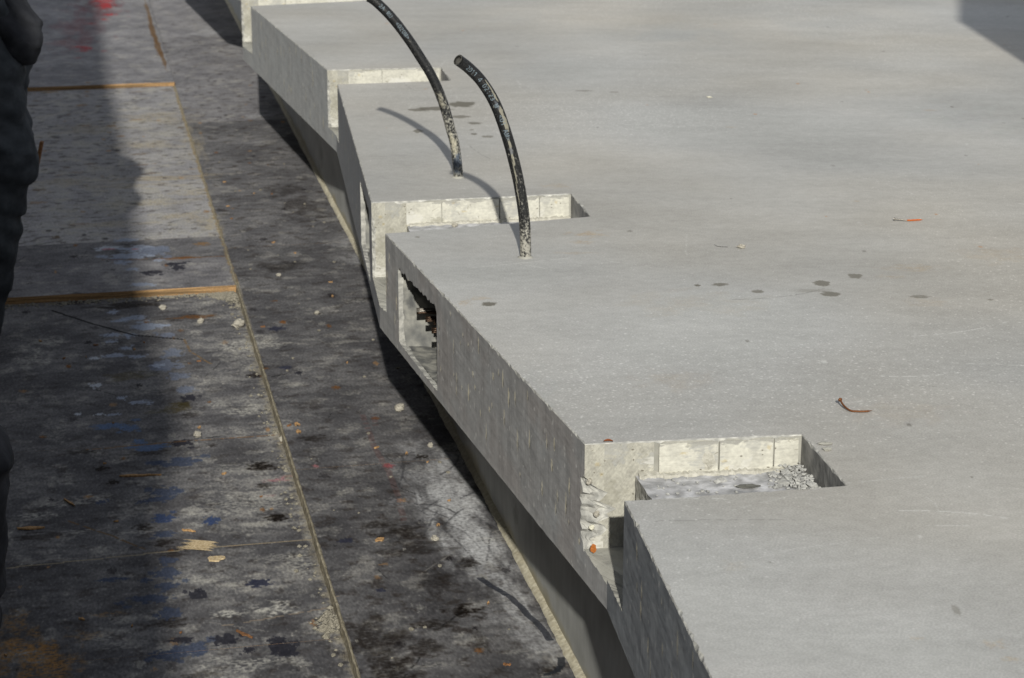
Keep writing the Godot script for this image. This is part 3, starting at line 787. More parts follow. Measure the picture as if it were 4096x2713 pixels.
func lump(size: Vector3, sd: int, rough := 0.28, flat_shade := true) -> ArrayMesh:
	# a broken stone or crumb: a sphere of facets pushed in and out
	var st := start(not flat_shade)
	var rows := 7
	var cols := 10
	var f := FastNoiseLite.new()
	f.seed = sd
	f.frequency = 0.9
	f.fractal_octaves = 2
	var p := []
	for j in rows + 1:
		var line := []
		for i in cols + 1:
			var th := PI * j / rows
			var ph := TAU * (i % cols) / cols + 0.3 * (j % 2)
			var v := Vector3(sin(th) * cos(ph), cos(th), sin(th) * sin(ph))
			var k := 1.0 + rough * 2.0 * f.get_noise_3d(v.x * 1.6, v.y * 1.6, v.z * 1.6)
			line.append(v * k * size * 0.5)
		p.append(line)
	for j in rows:
		for i in cols:
			if j > 0:
				tri(st, p[j][i], p[j][i + 1], p[j + 1][i])
			if j < rows - 1:
				tri(st, p[j][i + 1], p[j + 1][i + 1], p[j + 1][i])
	return done(st)


func flat_poly(st: SurfaceTool, pts: PackedVector3Array, uv: PackedVector2Array, shape: PackedVector2Array) -> void:
	var idx := Geometry2D.triangulate_polygon(shape)
	for k in range(0, idx.size(), 3):
		tri(st, pts[idx[k]], pts[idx[k + 2]], pts[idx[k + 1]], uv[idx[k]], uv[idx[k + 2]], uv[idx[k + 1]])


func p3(q: Vector2, y := 0.0) -> Vector3:
	return Vector3(q.x, y, q.y)


func deck(u: float, v: float, y := DECK) -> Vector3:
	return p3(DECK_U * u + DECK_V * v, y)


# ------------------------------------------------------------------ the plywood deck
func build_deck() -> void:
	var floor_node := thing("plywood_floor")
	floor_node.set_meta("kind", "structure")
	var left := [-3.0, 3.5282, 4.0024, 4.6432, 5.8593, 6.1835, 6.4292, 7.2453, 9.0022, 10.2525, 14.5]
	var tops := [-0.57, -0.57, -0.57, -0.57, -0.55, -0.55, -0.55, -0.55, -0.533, -0.533]
	for k in left.size() - 1:
		sheet(floor_node, -0.80, 0.4235, left[k] + 0.0002, left[k + 1] - 0.0002, tops[k])
	var right := [-3.0, 4.353, 6.2753, 8.2117, 10.2675, 14.5]
	for k in right.size() - 1:
		sheet(floor_node, 0.4265, 0.98, right[k] + 0.0002, right[k + 1] - 0.0002, -0.55)
	# the long joint, packed with hardened cement
	var st := start()
	var n := 420
	var va := 2.2
	var vb: float = 9.0022
	var prev := []
	for i in n + 1:
		var v := lerpf(va, vb, float(i) / n)
		var a := 0.4215 - 0.0015 * fine.get_noise_1d(v * 9.0) - 0.003 * maxf(0.0, fine.get_noise_1d(v * 40.0))
		var b := 0.4265 + 0.0015 * fine.get_noise_1d(v * 30.0 + 50.0)
		var hh := 0.003 + 0.003 * fine.get_noise_1d(v * 25.0 + 9.0)
		var ring := [deck(a - 0.0015, v, -0.572), deck(a, v, DECK + hh * 0.6), deck((a + b) * 0.5, v, DECK + hh + 0.001), deck(b, v, DECK + 0.001), deck(b, v, -0.575)]
		if i > 0:
			for k in 4:
				quad(st, prev[k], ring[k], ring[k + 1], prev[k + 1])
		prev = ring
	obj("joint_filler", done(st), M.joint, floor_node)


func sheet(parent: Node3D, ua: float, ub: float, va: float, vb: float, top: float) -> void:
	var am := ArrayMesh.new()
	var st := start()
	var c := [deck(ua, va, top), deck(ub, va, top), deck(ub, vb, top), deck(ua, vb, top)]
	var uv := []
	var uv2 := []
	for q in [Vector2(ua, va), Vector2(ub, va), Vector2(ub, vb), Vector2(ua, vb)]:
		uv.append(Vector2((q.x + 0.75) / 1.7, (q.y - 2.8) / 9.6))
		uv2.append(q / Vector2(0.55, 1.3))
	for k in [0, 3, 2, 0, 2, 1]:
		st.set_uv(uv[k])
		st.set_uv2(uv2[k])
		st.add_vertex(c[k])
	st.generate_normals()
	st.set_material(M.deck)
	st.commit(am)
	var sd := start()
	var down := Vector3(0, -0.02, 0)
	for k in 4:
		var a: Vector3 = c[k]
		var b: Vector3 = c[(k + 1) % 4]
		var ln := a.distance_to(b) / 1.2
		tri(sd, a, b, b + down, Vector2(0, 0), Vector2(ln, 0), Vector2(ln, 1))
		tri(sd, a, b + down, a + down, Vector2(0, 0), Vector2(ln, 1), Vector2(0, 1))
	tri(sd, c[0] + down, c[1] + down, c[2] + down)
	tri(sd, c[0] + down, c[2] + down, c[3] + down)
	sd.generate_normals()
	sd.set_material(M.ply_edge)
	sd.commit(am)
	obj("plywood_sheet", am, null, parent)


# ------------------------------------------------------------------ the wall under the slab
func build_wall() -> void:
	var w := thing("concrete_wall")
	tag(w, "low smooth grey concrete wall standing on the plywood under the overhanging slab edge", "wall")
	var a := Vector2(1.13, 1.6)
	var b := Vector2(-2.35, -15.46)
	var dirv := (b - a).normalized()
	var inw := Vector2(-dirv.y, dirv.x)
	var st := start()
	var L := a.distance_to(b)
	var cells := 70
	for k in cells:
		var s0 := L * k / cells
		var s1 := L * (k + 1) / cells
		var o := [p3(a + dirv * s0, -0.215), p3(a + dirv * s1, -0.215), p3(a + dirv * s1, -0.56), p3(a + dirv * s0, -0.56)]
		tri(st, o[0], o[1], o[2], Vector2(s0 / 10.0, 0), Vector2(s1 / 10.0, 0), Vector2(s1 / 10.0, 1))
		tri(st, o[0], o[2], o[3], Vector2(s0 / 10.0, 0), Vector2(s1 / 10.0, 1), Vector2(s0 / 10.0, 1))
	obj("wall_face", done(st), M.wall, w)
	var back := start()
	quad(back, p3(a + inw * 0.25, -0.215), p3(b + inw * 0.25, -0.215), p3(b + inw * 0.25, -0.56), p3(a + inw * 0.25, -0.56))
	quad(back, p3(a, -0.215), p3(b, -0.215), p3(b + inw * 0.25, -0.215), p3(a + inw * 0.25, -0.215))
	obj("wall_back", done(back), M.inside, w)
	# the bead of foam and mortar along its foot
	var bs := start(true)
	var prev := []
	var n := 700
	for i in n + 1:
		var s := lerpf(3.6, L - 2.0, float(i) / n)
		var p := a + dirv * s
		var wd := 0.0125 + 0.003 * fine.get_noise_1d(s * 5.0) + 0.002 * fine.get_noise_1d(s * 40.0)
		var hh := 0.010 + 0.002 * fine.get_noise_1d(s * 12.0 + 20.0)
		var ring := [p3(p - inw * wd, DECK - 0.004), p3(p - inw * (wd - 0.003), DECK + 0.004 + 0.001 * fine.get_noise_1d(s * 40.0)), p3(p - inw * wd * 0.45, DECK + hh * 0.75), p3(p + inw * 0.003, DECK + hh * 1.3)]
		if i > 0:
			for k in 3:
				quad(bs, prev[k], ring[k], ring[k + 1], prev[k + 1])
		prev = ring
	var bead := obj("sealant_bead", done(bs), M.bead)
	tag(bead, "cream bead of foam sealant along the foot of the grey concrete wall", "sealant")


# ------------------------------------------------------------------ the precast slab
func jag(x: float, amp: float, sd := 0.0) -> float:
	return amp * (fine.get_noise_1d(x * 55.0 + sd) + 0.6 * fine.get_noise_1d(x * 190.0 + sd * 3.0))


func chip(x: float, sd := 0.0) -> float:
	var k := maxf(0.0, fine.get_noise_1d(x * 24.0 + sd) - 0.06)
	return 0.0012 + 0.0011 * absf(fine.get_noise_1d(x * 160.0 + sd)) + k * 0.009


func edge_line(a: Vector2, b: Vector2, step: float) -> Array:
	# points along an arris: [distance, top point on y = 0 (drawn in from the edge), lower point on the face]
	var d := (b - a).normalized()
	var inn := Vector2(d.y, -d.x)
	var L := a.distance_to(b)
	var n := maxi(2, int(L / step))
	var out := []
	for i in n + 1:
		var s := L * i / n
		var wob := s + a.x * 7.0 + a.y * 3.0
		var q := a + d * s
		var down := chip(wob, 40.0)
		var ins := chip(wob, 90.0)
		var near := clampf(minf(s, L - s) / 0.03, 0.0, 1.0)
		down = lerpf(0.0015, down, near)
		ins = lerpf(0.0012, ins, near)
		out.append([s, q + inn * ins, p3(q, -down)])
	return out


func face_from(st: SurfaceTool, shape: PackedVector2Array, a: Vector2, d: Vector2, u0: float) -> void:
	# shape in (distance along, height) on the upright plane through a
	var pts := PackedVector3Array()
	var uv := PackedVector2Array()
	for q in shape:
		pts.append(p3(a + d * q.x, q.y))
		uv.append(Vector2((q.x + u0 + 0.15) / 1.8, -q.y / 0.25))
	flat_poly(st, pts, uv, shape)


func rag_line(a: Vector2, b: Vector2, step: float, amp: float, sd: float) -> PackedVector2Array:
	# a ragged line in (distance, height) space, both ends kept
	var out := PackedVector2Array()
	var n := maxi(1, int(a.distance_to(b) / step))
	var nrm := (b - a).orthogonal().normalized()
	for i in n + 1:
		var t := float(i) / n
		var q := a.lerp(b, t)
		if i > 0 and i < n:
			q += nrm * jag(t * a.distance_to(b) + sd, amp, sd)
		out.append(q)
	return out


func build_slab() -> void:
	var slab := thing("concrete_slab")
	tag(slab, "pale grey precast concrete slab with a stepped edge and shallow pockets cut in its top", "slab")
	var A := [Vector2(-0.2624, -4.2729), Vector2(0.1093, -3.0072)]
	var B := [Vector2(0.1568, -2.7771), Vector2(0.3420, -1.3610)]
	var after_a := [Vector2(0.4404, -3.0492), Vector2(0.4761, -2.8354)]
	var after_b := [Vector2(0.7814, -1.4447), Vector2(0.8174, -1.2358)]
	var teeth := []
	for k in range(-4, 2):
		var o := PERIOD * k
		teeth.append({"a": A[0] + o, "b": A[1] + o, "r": after_a[0] + o, "f": after_a[1] + o, "kind": 0 if k == 0 else 1, "id": k * 2})
		teeth.append({"a": B[0] + o, "b": B[1] + o, "r": after_b[0] + o, "f": after_b[1] + o, "kind": 3 if k == 0 else 2, "id": k * 2 + 1})
	for t in teeth:                                                 # the far bend: this tooth swings a little further round
		if t.id == -3:
			t.b = Vector2(-0.980, -7.727)
			t.a = Vector2(-1.148, -9.110)
		elif t.id <= -4:
			for key in ["a", "b", "r", "f"]:
				t[key] += Vector2(-0.13, 0.0)
	for i in teeth.size():
		var t: Dictionary = teeth[i]
		if i + 1 < teeth.size():
			t.q = Geometry2D.line_intersects_line(t.a, t.b - t.a, teeth[i + 1].a, teeth[i + 1].b - teeth[i + 1].a)
			if t.id == -4:
				t.q = t.b + (t.b - t.a).normalized() * 0.02
		else:
			t.q = t.b
	var outline := PackedVector2Array()
	var arris := start()
	for i in teeth.size() - 1:
		var t: Dictionary = teeth[i]
		var nx: Dictionary = teeth[i + 1]
		var seen: bool = t.id >= -4 and t.id <= 1
		var step := 0.008 if t.id >= -1 and t.id <= 1 else (0.014 if seen else 0.2)
		for seg in [[t.a, t.b, "face"], [t.b, t.r, "back"], [t.r, t.f, "end"], [t.f, nx.a, "front"]]:
			var e := edge_line(seg[0], seg[1], step)
			for k in e.size():
				if k < e.size() - 1:
					if k > 0:
						outline.append(e[k][1])
					else:
						outline.append(seg[0])
					quad(arris, p3(e[k][1]), e[k][2], e[k + 1][2], p3(e[k + 1][1]))
			match seg[2]:
				"face":
					edge_face(slab, t, e, teeth[i - 1].q if i > 0 else t.a, seen)
				"back":
					pocket_back(slab, t, nx, e, seen)
				"end", "front":
					var st := start()
					for k in e.size() - 1:
						quad(st, e[k][2], p3(seg[0] + (seg[1] - seg[0]).normalized() * e[k][0], -POCKET - 0.01), p3(seg[0] + (seg[1] - seg[0]).normalized() * e[k + 1][0], -POCKET - 0.01), e[k + 1][2])
					if seen:
						obj("pocket_wall", done(st), M.end_wall, t.pocket)
			if seg[2] == "end" and seen:
				pocket_floor(slab, t, nx)
	obj("arris", done(arris), M.rough, slab)
	var last: Vector2 = teeth[-1].a
	outline.append(last)
	outline.append(Vector2(7.0, last.y))
	outline.append(Vector2(7.0, teeth[0].a.y))
	var pts := PackedVector3Array()
	var st := start()
	var idx := Geometry2D.triangulate_polygon(outline)
	for k in range(0, idx.size(), 3):
		var e1 := outline[idx[k + 1]] - outline[idx[k]]
		var e2 := outline[idx[k + 2]] - outline[idx[k]]
		var turned := e1.cross(e2) > 0.0
		for m in ([idx[k], idx[k + 1], idx[k + 2]] if turned else [idx[k], idx[k + 2], idx[k + 1]]):
			var q := outline[m]
			st.set_uv(Vector2((q.x + 1.2) / 3.2, (q.y + 8.2) / 6.2))
			st.set_uv2(q / 0.42)
			st.add_vertex(p3(q))
	obj("slab_top", done(st), M.slab, slab)
	# underside
	var under := PackedVector2Array()
	for t in teeth:
		if t == teeth[0]:
			under.append(t.a)
		under.append(t.q)
		if t.id == -4:
			under.append(Vector2(-1.148, -9.110))
	under.append(Vector2(7.0, teeth[-1].q.y))
	under.append(Vector2(7.0, teeth[0].a.y))
	var us := start()
	for q in under:
		pts.append(p3(q, -SLAB_T))
	flat_poly(us, pts, under, under)
	obj("slab_underside", done(us), M.cut, slab)


func edge_face(slab: Node3D, t: Dictionary, e: Array, q_prev: Vector2, seen: bool) -> void:
	var d: Vector2 = (t.b - t.a).normalized()
	var L: float = t.a.distance_to(t.b)
	var s0: float = minf(0.0, (q_prev - t.a).dot(d))
	var s1: float = maxf(L, (t.q - t.a).dot(d))
	var big: bool = t.id == 0
	var shape := PackedVector2Array()
	for k in e.size():
		shape.append(Vector2(e[k][0], e[k][2].y))
	t.cut = right_cut(t, L)                                        # the broken near corner, from the top down
	shape.append_array(t.cut)
	t.lip = rag_line(Vector2(L, -NOTCH), Vector2(s1, -NOTCH - (0.012 if big else 0.004)), 0.006, 0.0035, 3.0 + t.id)
	shape.append_array(t.lip.slice(1))
	shape.append_array(rag_line(Vector2(s1, -SLAB_T), Vector2(s0, -SLAB_T), 0.02, 0.0012, 9.0 + t.id))
	t.lip0 = rag_line(Vector2(s0, -NOTCH - 0.004), Vector2(0, -NOTCH), 0.006, 0.003, 5.0 + t.id)
	if s0 < -0.001:
		shape.append_array(t.lip0)
	var st := start()
	var win := Vector2.ZERO
	if t.id == 0:
		win = Vector2(0.112, 0.425)
	elif t.id == -1:
		win = Vector2(1.02, 1.335)
	if win == Vector2.ZERO:
		face_from(st, shape, t.a, d, 0.0)
	else:
		var hole := PackedVector2Array()
		hole.append_array(rag_line(Vector2(win.x, -0.20), Vector2(win.x, -0.05), 0.02, 0.0012, 31.0))
		hole.append_array(rag_line(Vector2(win.x, -0.045), Vector2(win.y - 0.01, -0.040), 0.006, 0.0075, 33.0))
		hole.append_array(rag_line(Vector2(win.y, -0.05), Vector2(win.y, -0.205), 0.02, 0.0012, 35.0))
		hole.append_array(rag_line(Vector2(win.y - 0.01, -0.207), Vector2(win.x + 0.02, -0.203), 0.008, 0.003, 37.0))
		var mid := (win.x + win.y) * 0.5
		for half in [[-1.0, mid], [mid, 3.0]]:
			var cutter := PackedVector2Array([Vector2(half[0], 1), Vector2(half[1], 1), Vector2(half[1], -1), Vector2(half[0], -1)])
			for part in Geometry2D.intersect_polygons(shape, cutter):
				for bit in Geometry2D.clip_polygons(part, hole):
					face_from(st, bit, t.a, d, 0.0)
		recess(slab, t, d, win, hole)
	obj("edge_face", done(st), M.face[t.kind], slab)


func right_cut(t: Dictionary, L: float) -> PackedVector2Array:
	var out := PackedVector2Array()
	var big := 0.021 if t.id == 0 else 0.006
	for k in 26:
		var y := -0.006 - 0.168 * k / 25.0
		var dep := big * clampf((-y - 0.05) / 0.012, 0.0, 1.0) * clampf((0.17 + y) / 0.02, 0.0, 1.0)
		if t.id != 0:
			dep = big * clampf((-y - 0.02) / 0.02, 0.0, 1.0)
		dep = maxf(0.0, dep * (0.75 + 0.9 * fine.get_noise_1d(y * 60.0 + t.id * 9.0)))
		out.append(Vector2(L - dep, y))
	return out


func recess(slab: Node3D, t: Dictionary, d: Vector2, win: Vector2, hole: PackedVector2Array) -> void:
	# the box-shaped anchorage recess behind the opening
	var inn := Vector2(d.y, -d.x)
	var deep := 0.13
	var rim := start()                                             # broken thickness of the rim
	for k in hole.size():
		var p := hole[k]
		var q := hole[(k + 1) % hole.size()]
		var c := Vector2((win.x + win.y) * 0.5, -0.124)
		var pi := p + (p - c).normalized() * 0.004
		var qi := q + (q - c).normalized() * 0.004
		quad(rim, p3(t.a + d * p.x, p.y), p3(t.a + d * q.x, q.y), p3(t.a + d * qi.x + inn * 0.014, qi.y), p3(t.a + d * pi.x + inn * 0.014, pi.y))
	var r := obj("anchor_recess", done(rim), M.rough, slab)
	var faces := {"side_wall": start(true), "recess_floor": start(true), "recess_roof": start(), "recess_back": start()}
	var at := func(s: float, y: float, z: float) -> Vector3: return p3(t.a + d * s + inn * z, y)
	var n := 14
	for i in n:
		for j in n:
			var z0 := 0.010 + (deep - 0.010) * i / n
			var z1 := 0.010 + (deep - 0.010) * (i + 1) / n
			var y0 := -0.03 - 0.185 * j / n
			var y1 := -0.03 - 0.185 * (j + 1) / n
			var bulge := func(z: float, y: float) -> float: return win.x - 0.004 + 0.10 * pow(z / deep, 2.0) * 0.9 + 0.03 * pow(clampf((-y - 0.15) / 0.06, 0.0, 1.0), 2.0) + 0.002 * fine.get_noise_2d(z * 60.0, y * 60.0)
			quad(faces.side_wall, at.call(bulge.call(z0, y0), y0, z0), at.call(bulge.call(z1, y0), y0, z1), at.call(bulge.call(z1, y1), y1, z1), at.call(bulge.call(z0, y1), y1, z0))
			var s0 := win.x - 0.02 + (win.y - win.x + 0.03) * j / n
			var s1 := win.x - 0.02 + (win.y - win.x + 0.03) * (j + 1) / n
			var fl := func(z: float, s: float) -> float: return -0.206 + 0.003 * fine.get_noise_2d(z * 70.0, s * 50.0)
			quad(faces.recess_floor, at.call(s0, fl.call(z0, s0), z0), at.call(s0, fl.call(z1, s0), z1), at.call(s1, fl.call(z1, s1), z1), at.call(s1, fl.call(z0, s1), z0))
	quad(faces.recess_roof, at.call(win.x - 0.02, -0.036, 0.012), at.call(win.y + 0.01, -0.034, 0.012), at.call(win.y + 0.01, -0.036, deep), at.call(win.x - 0.02, -0.036, deep))
	quad(faces.recess_back, at.call(win.x - 0.02, -0.03, deep), at.call(win.y + 0.01, -0.03, deep), at.call(win.y + 0.01, -0.215, deep), at.call(win.x - 0.02, -0.215, deep))
	quad(faces.recess_back, at.call(win.y + 0.005, -0.03, 0.008), at.call(win.y + 0.005, -0.03, deep), at.call(win.y + 0.005, -0.215, deep), at.call(win.y + 0.005, -0.215, 0.008))
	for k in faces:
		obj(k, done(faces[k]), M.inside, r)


func pocket_back(slab: Node3D, t: Dictionary, nx: Dictionary, e: Array, seen: bool) -> void:
	if not seen:
		return
	t.pocket = obj("pocket", null, M.floor, slab)
	var d: Vector2 = (t.r - t.b).normalized()
	var L: float = t.b.distance_to(t.r)
	var m := 0.078
	t.m = t.b + d * m
	t.m2 = nx.a + d * (m - 0.004)
	# the lower, exposed return of the step, with its broken outer corner
	var shape := PackedVector2Array()
	for k in e.size():
		if e[k][0] <= 0.112:
			shape.append(Vector2(e[k][0], e[k][2].y))
	var endx: float = shape[-1].x
	shape.append(Vector2(endx, -POCKET - 0.006))
	shape.append(Vector2(m, -POCKET - 0.006))
	shape.append(Vector2(m, -NOTCH - 0.01))
	var big: bool = t.id == 0
	var cut := PackedVector2Array()
	for k in 26:
		var y := -0.006 - 0.168 * k / 25.0
		var dep := (0.036 if big else 0.009) * clampf((-y - (0.055 if big else 0.02)) / 0.02, 0.0, 1.0)
		if big:
			dep *= 1.15 - 0.75 * clampf((-y - 0.12) / 0.05, 0.0, 1.0)
		dep = maxf(0.0, dep * (0.8 + 0.9 * fine.get_noise_1d(y * 50.0 + t.id * 7.0 + 80.0)))
		cut.append(Vector2(dep, y))
	shape.append(Vector2(cut[25].x, -NOTCH - 0.01))
	for k in 26:
		shape.append(cut[25 - k])
	var st := start()
	face_from(st, shape, t.b, d, 0.0)
	obj("return_face", done(st), M.hand, slab)
	# rough broken concrete between the two cut lines
	var fd: Vector2 = (t.b - t.a).normalized()
	var inn := (Vector2(fd.y, -fd.x) - d.orthogonal()).normalized()
	var bs := start()
	var cols := 7
	var grid := []
	for k in 26:
		var row := []
		var p := p3(t.a + fd * t.cut[k].x, t.cut[k].y)
		var q := p3(t.b + d * cut[k].x, cut[k].y)
		var wide := p.distance_to(q)
		for c in cols + 1:
			var f := float(c) / cols
			var o := p.lerp(q, f)
			var bow := sin(f * PI) * wide
			var lumpy := bow * (0.12 + 0.5 * fine.get_noise_2d(floorf(k / 3.0 + 0.2 * c) * 3.1 + t.id * 5.0, floorf(c / 2.0 + 0.13 * k) * 4.7) + 0.35 * fine.get_noise_2d(k * 0.23, c * 0.4)) * 0.6
			o += p3(inn) * lumpy
			if c > 0 and c < cols:
				o += Vector3(fine.get_noise_2d(k * 7.1, c * 9.3 + t.id), fine.get_noise_2d(k * 5.7 + 40.0, c * 8.1), fine.get_noise_2d(k * 6.3 + 90.0, c * 7.7)) * minf(0.0028, wide * 0.25)
			row.append(o)
		grid.append(row)
	for k in 25:
		for c in cols:
			quad(bs, grid[k][c], grid[k][c + 1], grid[k + 1][c + 1], grid[k + 1][c])
	obj("broken_corner", done(bs), M.rough, slab)
	# cream panels with open joints over a darker backing
	var pan := []
	match t.id:
		0:
			pan = [0.112, 0.205, 0.290, L - 0.004]
		-1:
			pan = [0.075, 0.155, 0.285, 0.375, L - 0.004]
		_:
			pan = [0.06, 0.16, L - 0.004]
	var back := start()
	for k in e.size() - 1:
		if e[k][0] >= endx - 0.0005:
			var o0 := p3(t.b + d * e[k][0], -POCKET - 0.01)
			var o1 := p3(t.b + d * e[k + 1][0], -POCKET - 0.01)
			var sh := p3(Vector2(d.y, -d.x)) * 0.0006
			quad(back, e[k][2] + sh, e[k + 1][2] + sh, o1 + sh, o0 + sh)
	obj("pocket_back", done(back), M.cut, t.pocket)
	var out := Vector2(-d.y, d.x)
	var fs := start()
	var fp := []
	for i in 91:
		var x := lerpf(m + 0.004, L - 0.002, i / 90.0)
		var hh := 0.004 + 0.007 * absf(fine.get_noise_1d(x * 70.0 + t.id * 3.0)) + 0.004 * absf(fine.get_noise_1d(x * 300.0))
		var ww := 0.004 + 0.012 * absf(fine.get_noise_1d(x * 50.0 + 30.0 + t.id)) + 0.004 * absf(fine.get_noise_1d(x * 260.0))
		var ring := [p3(t.b + d * x + out * 0.001, -POCKET + hh), p3(t.b + d * x + out * 0.006, -POCKET + hh * 0.75), p3(t.b + d * x + out * (0.006 + ww * 0.6), -POCKET + hh * 0.4 + 0.001), p3(t.b + d * x + out * (0.008 + ww), -POCKET - 0.003)]
		if i > 0:
			for k in 3:
				quad(fs, fp[k], ring[k], ring[k + 1], fp[k + 1])
		fp = ring
	obj("mortar_fillet", done(fs), M.fillet, t.pocket)
	for k in pan.size() - 1:
		var sa: float = pan[k] + 0.0013
		var sb: float = pan[k + 1] - 0.0013
		var ps := start()
		var n := 24
		for i in n:
			var x0 := lerpf(sa, sb, float(i) / n)
			var x1 := lerpf(sa, sb, float(i + 1) / n)
			var y0 := -0.0035 - absf(jag(x0 + k, 0.002, 60.0))
			var y1 := -0.0035 - absf(jag(x1 + k, 0.002, 60.0))
			var z0 := 0.0026 + 0.0009 * fine.get_noise_1d(x0 * 40.0 + k * 9.0)
			var z1 := 0.0026 + 0.0009 * fine.get_noise_1d(x1 * 40.0 + k * 9.0)
			var p := [p3(t.b + d * x0 + out * z0, y0), p3(t.b + d * x1 + out * z1, y1), p3(t.b + d * x1 + out * (z1 + 0.002), -POCKET - 0.004), p3(t.b + d * x0 + out * (z0 + 0.002), -POCKET - 0.004)]
			var ua: float = (x0 + t.id * 0.13) / 0.45
			var ub: float = (x1 + t.id * 0.13) / 0.45
			tri(ps, p[0], p[1], p[2], Vector2(ua, 0.04), Vector2(ub, 0.04), Vector2(ub, 0.96))
			tri(ps, p[0], p[2], p[3], Vector2(ua, 0.04), Vector2(ub, 0.96), Vector2(ua, 0.96))
			quad(ps, p3(t.b + d * x0, y0), p3(t.b + d * x1, y1), p[1], p[0])
			if i == 0:
				quad(ps, p3(t.b + d * x0, y0), p[0], p[3], p3(t.b + d * x0, -POCKET))
			if i == n - 1:
				quad(ps, p[1], p3(t.b + d * x1, y1), p3(t.b + d * x1, -POCKET), p[2])
		obj("cream_panel", done(ps), M.cream, t.pocket)


func pocket_floor(slab: Node3D, t: Dictionary, nx: Dictionary) -> void:
	var st := start(true)
	var n := 26
	var h := 12
	var grid := []
	for j in h + 1:
		var row := []
		for i in n + 1:
			var q: Vector2 = t.m.lerp(t.r, float(i) / n).lerp(t.m2.lerp(t.f, float(i) / n), float(j) / h)
			row.append(p3(q, -POCKET + 0.003 * fine.get_noise_2d(q.x * 45.0, q.y * 45.0) + 0.0012 * fine.get_noise_2d(q.x * 160.0, q.y * 160.0)))
		grid.append(row)
	for j in h:
		for i in n:
			quad(st, grid[j][i], grid[j][i + 1], grid[j + 1][i + 1], grid[j + 1][i])
	t.pocket.mesh = done(st)
	# broken upright end of the pocket floor, and the ledge below it
	var es := start()
	var rows := []
	for j in h + 1:
		var col := []
		for k in 9:
			var p: Vector3 = grid[j][0]
			var y := lerpf(p.y, -NOTCH - 0.005, k / 8.0)
			var off := 0.005 * fine.get_noise_2d(j * 1.3 + t.id, k * 1.1) if k > 0 else 0.0
			col.append(Vector3(p.x + off, y, p.z))
		rows.append(col)
	for j in h:
		for k in 8:
			quad(es, rows[j][k], rows[j + 1][k], rows[j + 1][k + 1], rows[j][k + 1])
	obj("pocket_sill", done(es), M.rough, t.pocket)
	var d0: Vector2 = (t.b - t.a).normalized()
	var d1: Vector2 = (nx.b - nx.a).normalized()
	var pts := PackedVector3Array()
	var flat := PackedVector2Array()
	for q in t.lip:
		pts.append(p3(t.a + d0 * q.x, q.y))
	var s0: float = minf(0.0, (t.q - nx.a).dot(d1))
	for q in rag_line(Vector2(s0, -NOTCH - 0.004), Vector2(0, -NOTCH), 0.006, 0.003, 5.0 + nx.id).slice(1):
		pts.append(p3(nx.a + d1 * q.x, q.y))
	pts.append(p3(t.m2 + (t.m2 - t.m) * 0.02, -NOTCH))
	pts.append(p3(t.m - (t.m2 - t.m) * 0.02, -NOTCH))
	for p in pts:
		flat.append(Vector2(p.x, p.z))
	var ls := start()
	flat_poly(ls, pts, flat, flat)
	obj("ledge", done(ls), M.cut, slab)


# ------------------------------------------------------------------ pipes
func pipe_material(kind: int, length: float) -> StandardMaterial3D:
	var w := 192
	var h := 1024
	var c := Canvas.new(w, h, 0, 0, 1.0, length, fine)
	var a := noise_bytes(w, h, 0.06, 4, 120 + kind)
	var b := noise_bytes(w, h, 0.28, 2, 125 + kind)
	var e := noise_bytes(w, h, 0.03, 3, 128 + kind, 1, 3)
	var d := c.d
	for j in h:
		var s := length * j / h
		var coat := 0.0
		if kind == 1:
			coat = clampf((0.27 - s) / 0.12, 0.0, 1.0) * 0.9 + 0.14
		else:
			coat = clampf((0.12 - s) / 0.07, 0.0, 1.0) * 0.95 + clampf((0.28 - s) / 0.15, 0.0, 1.0) * 0.28 + 0.14
		for i in w:
			var n := j * w + i
			var v := 30.0 + (a[n] - 128) * 0.05
			var k := clampf((b[n] * 0.35 + a[n] * 0.4 + e[n] * 0.25 - 178.0 + coat * 62.0) / 22.0, 0.0, 1.0)
			k = maxf(k, clampf((b[n] - 200.0 + coat * 22.0) / 18.0, 0.0, 1.0) * 0.75) * 0.9
			d[n * 3] = int(v + (164 - v) * k)
			d[n * 3 + 1] = int(v + 1 + (160 - v) * k)
			d[n * 3 + 2] = int(v + 2 + (148 - v) * k)
	c.d = d
	var m := std(0.45)
	if kind == 0:                                                  # a torn ribbon of dry mortar down the side that faces us
		for q in [[0.88, 0.385, 0.022, 0.014], [0.87, 0.362, 0.03, 0.016], [0.84, 0.330, 0.06, 0.013], [0.84, 0.305, 0.07, 0.016], [0.77, 0.262, 0.04, 0.014], [0.75, 0.236, 0.035, 0.016], [0.71, 0.205, 0.02, 0.025], [0.67, 0.165, 0.014, 0.028]]:
			c.blob(q[0], q[1], q[2], q[3], Color(0.60, 0.585, 0.52), 0.8, 0.6, 0.12)
		c.blob(0.80, 0.345, 0.05, 0.010, Color(0.34, 0.35, 0.37), 0.8, 0.5, 0.2)
		c.blob(0.76, 0.250, 0.05, 0.008, Color(0.40, 0.41, 0.43), 0.8, 0.5, 0.2)
	else:
		c.blob(0.75, 0.065, 0.25, 0.025, Color(0.25, 0.29, 0.35), 0.75, 0.6, 0.5)
		c.blob(0.72, 0.11, 0.12, 0.03, Color(0.66, 0.64, 0.56), 0.85, 0.6, 0.3, 0.3)
		c.blob(0.72, 0.215, 0.12, 0.022, Color(0.62, 0.60, 0.53), 0.8, 0.8, 0.3, 0.5)
	m.albedo_texture = c.texture()
	m.uv1_scale = Vector3(1, 1.0 / length, 1)
	return m


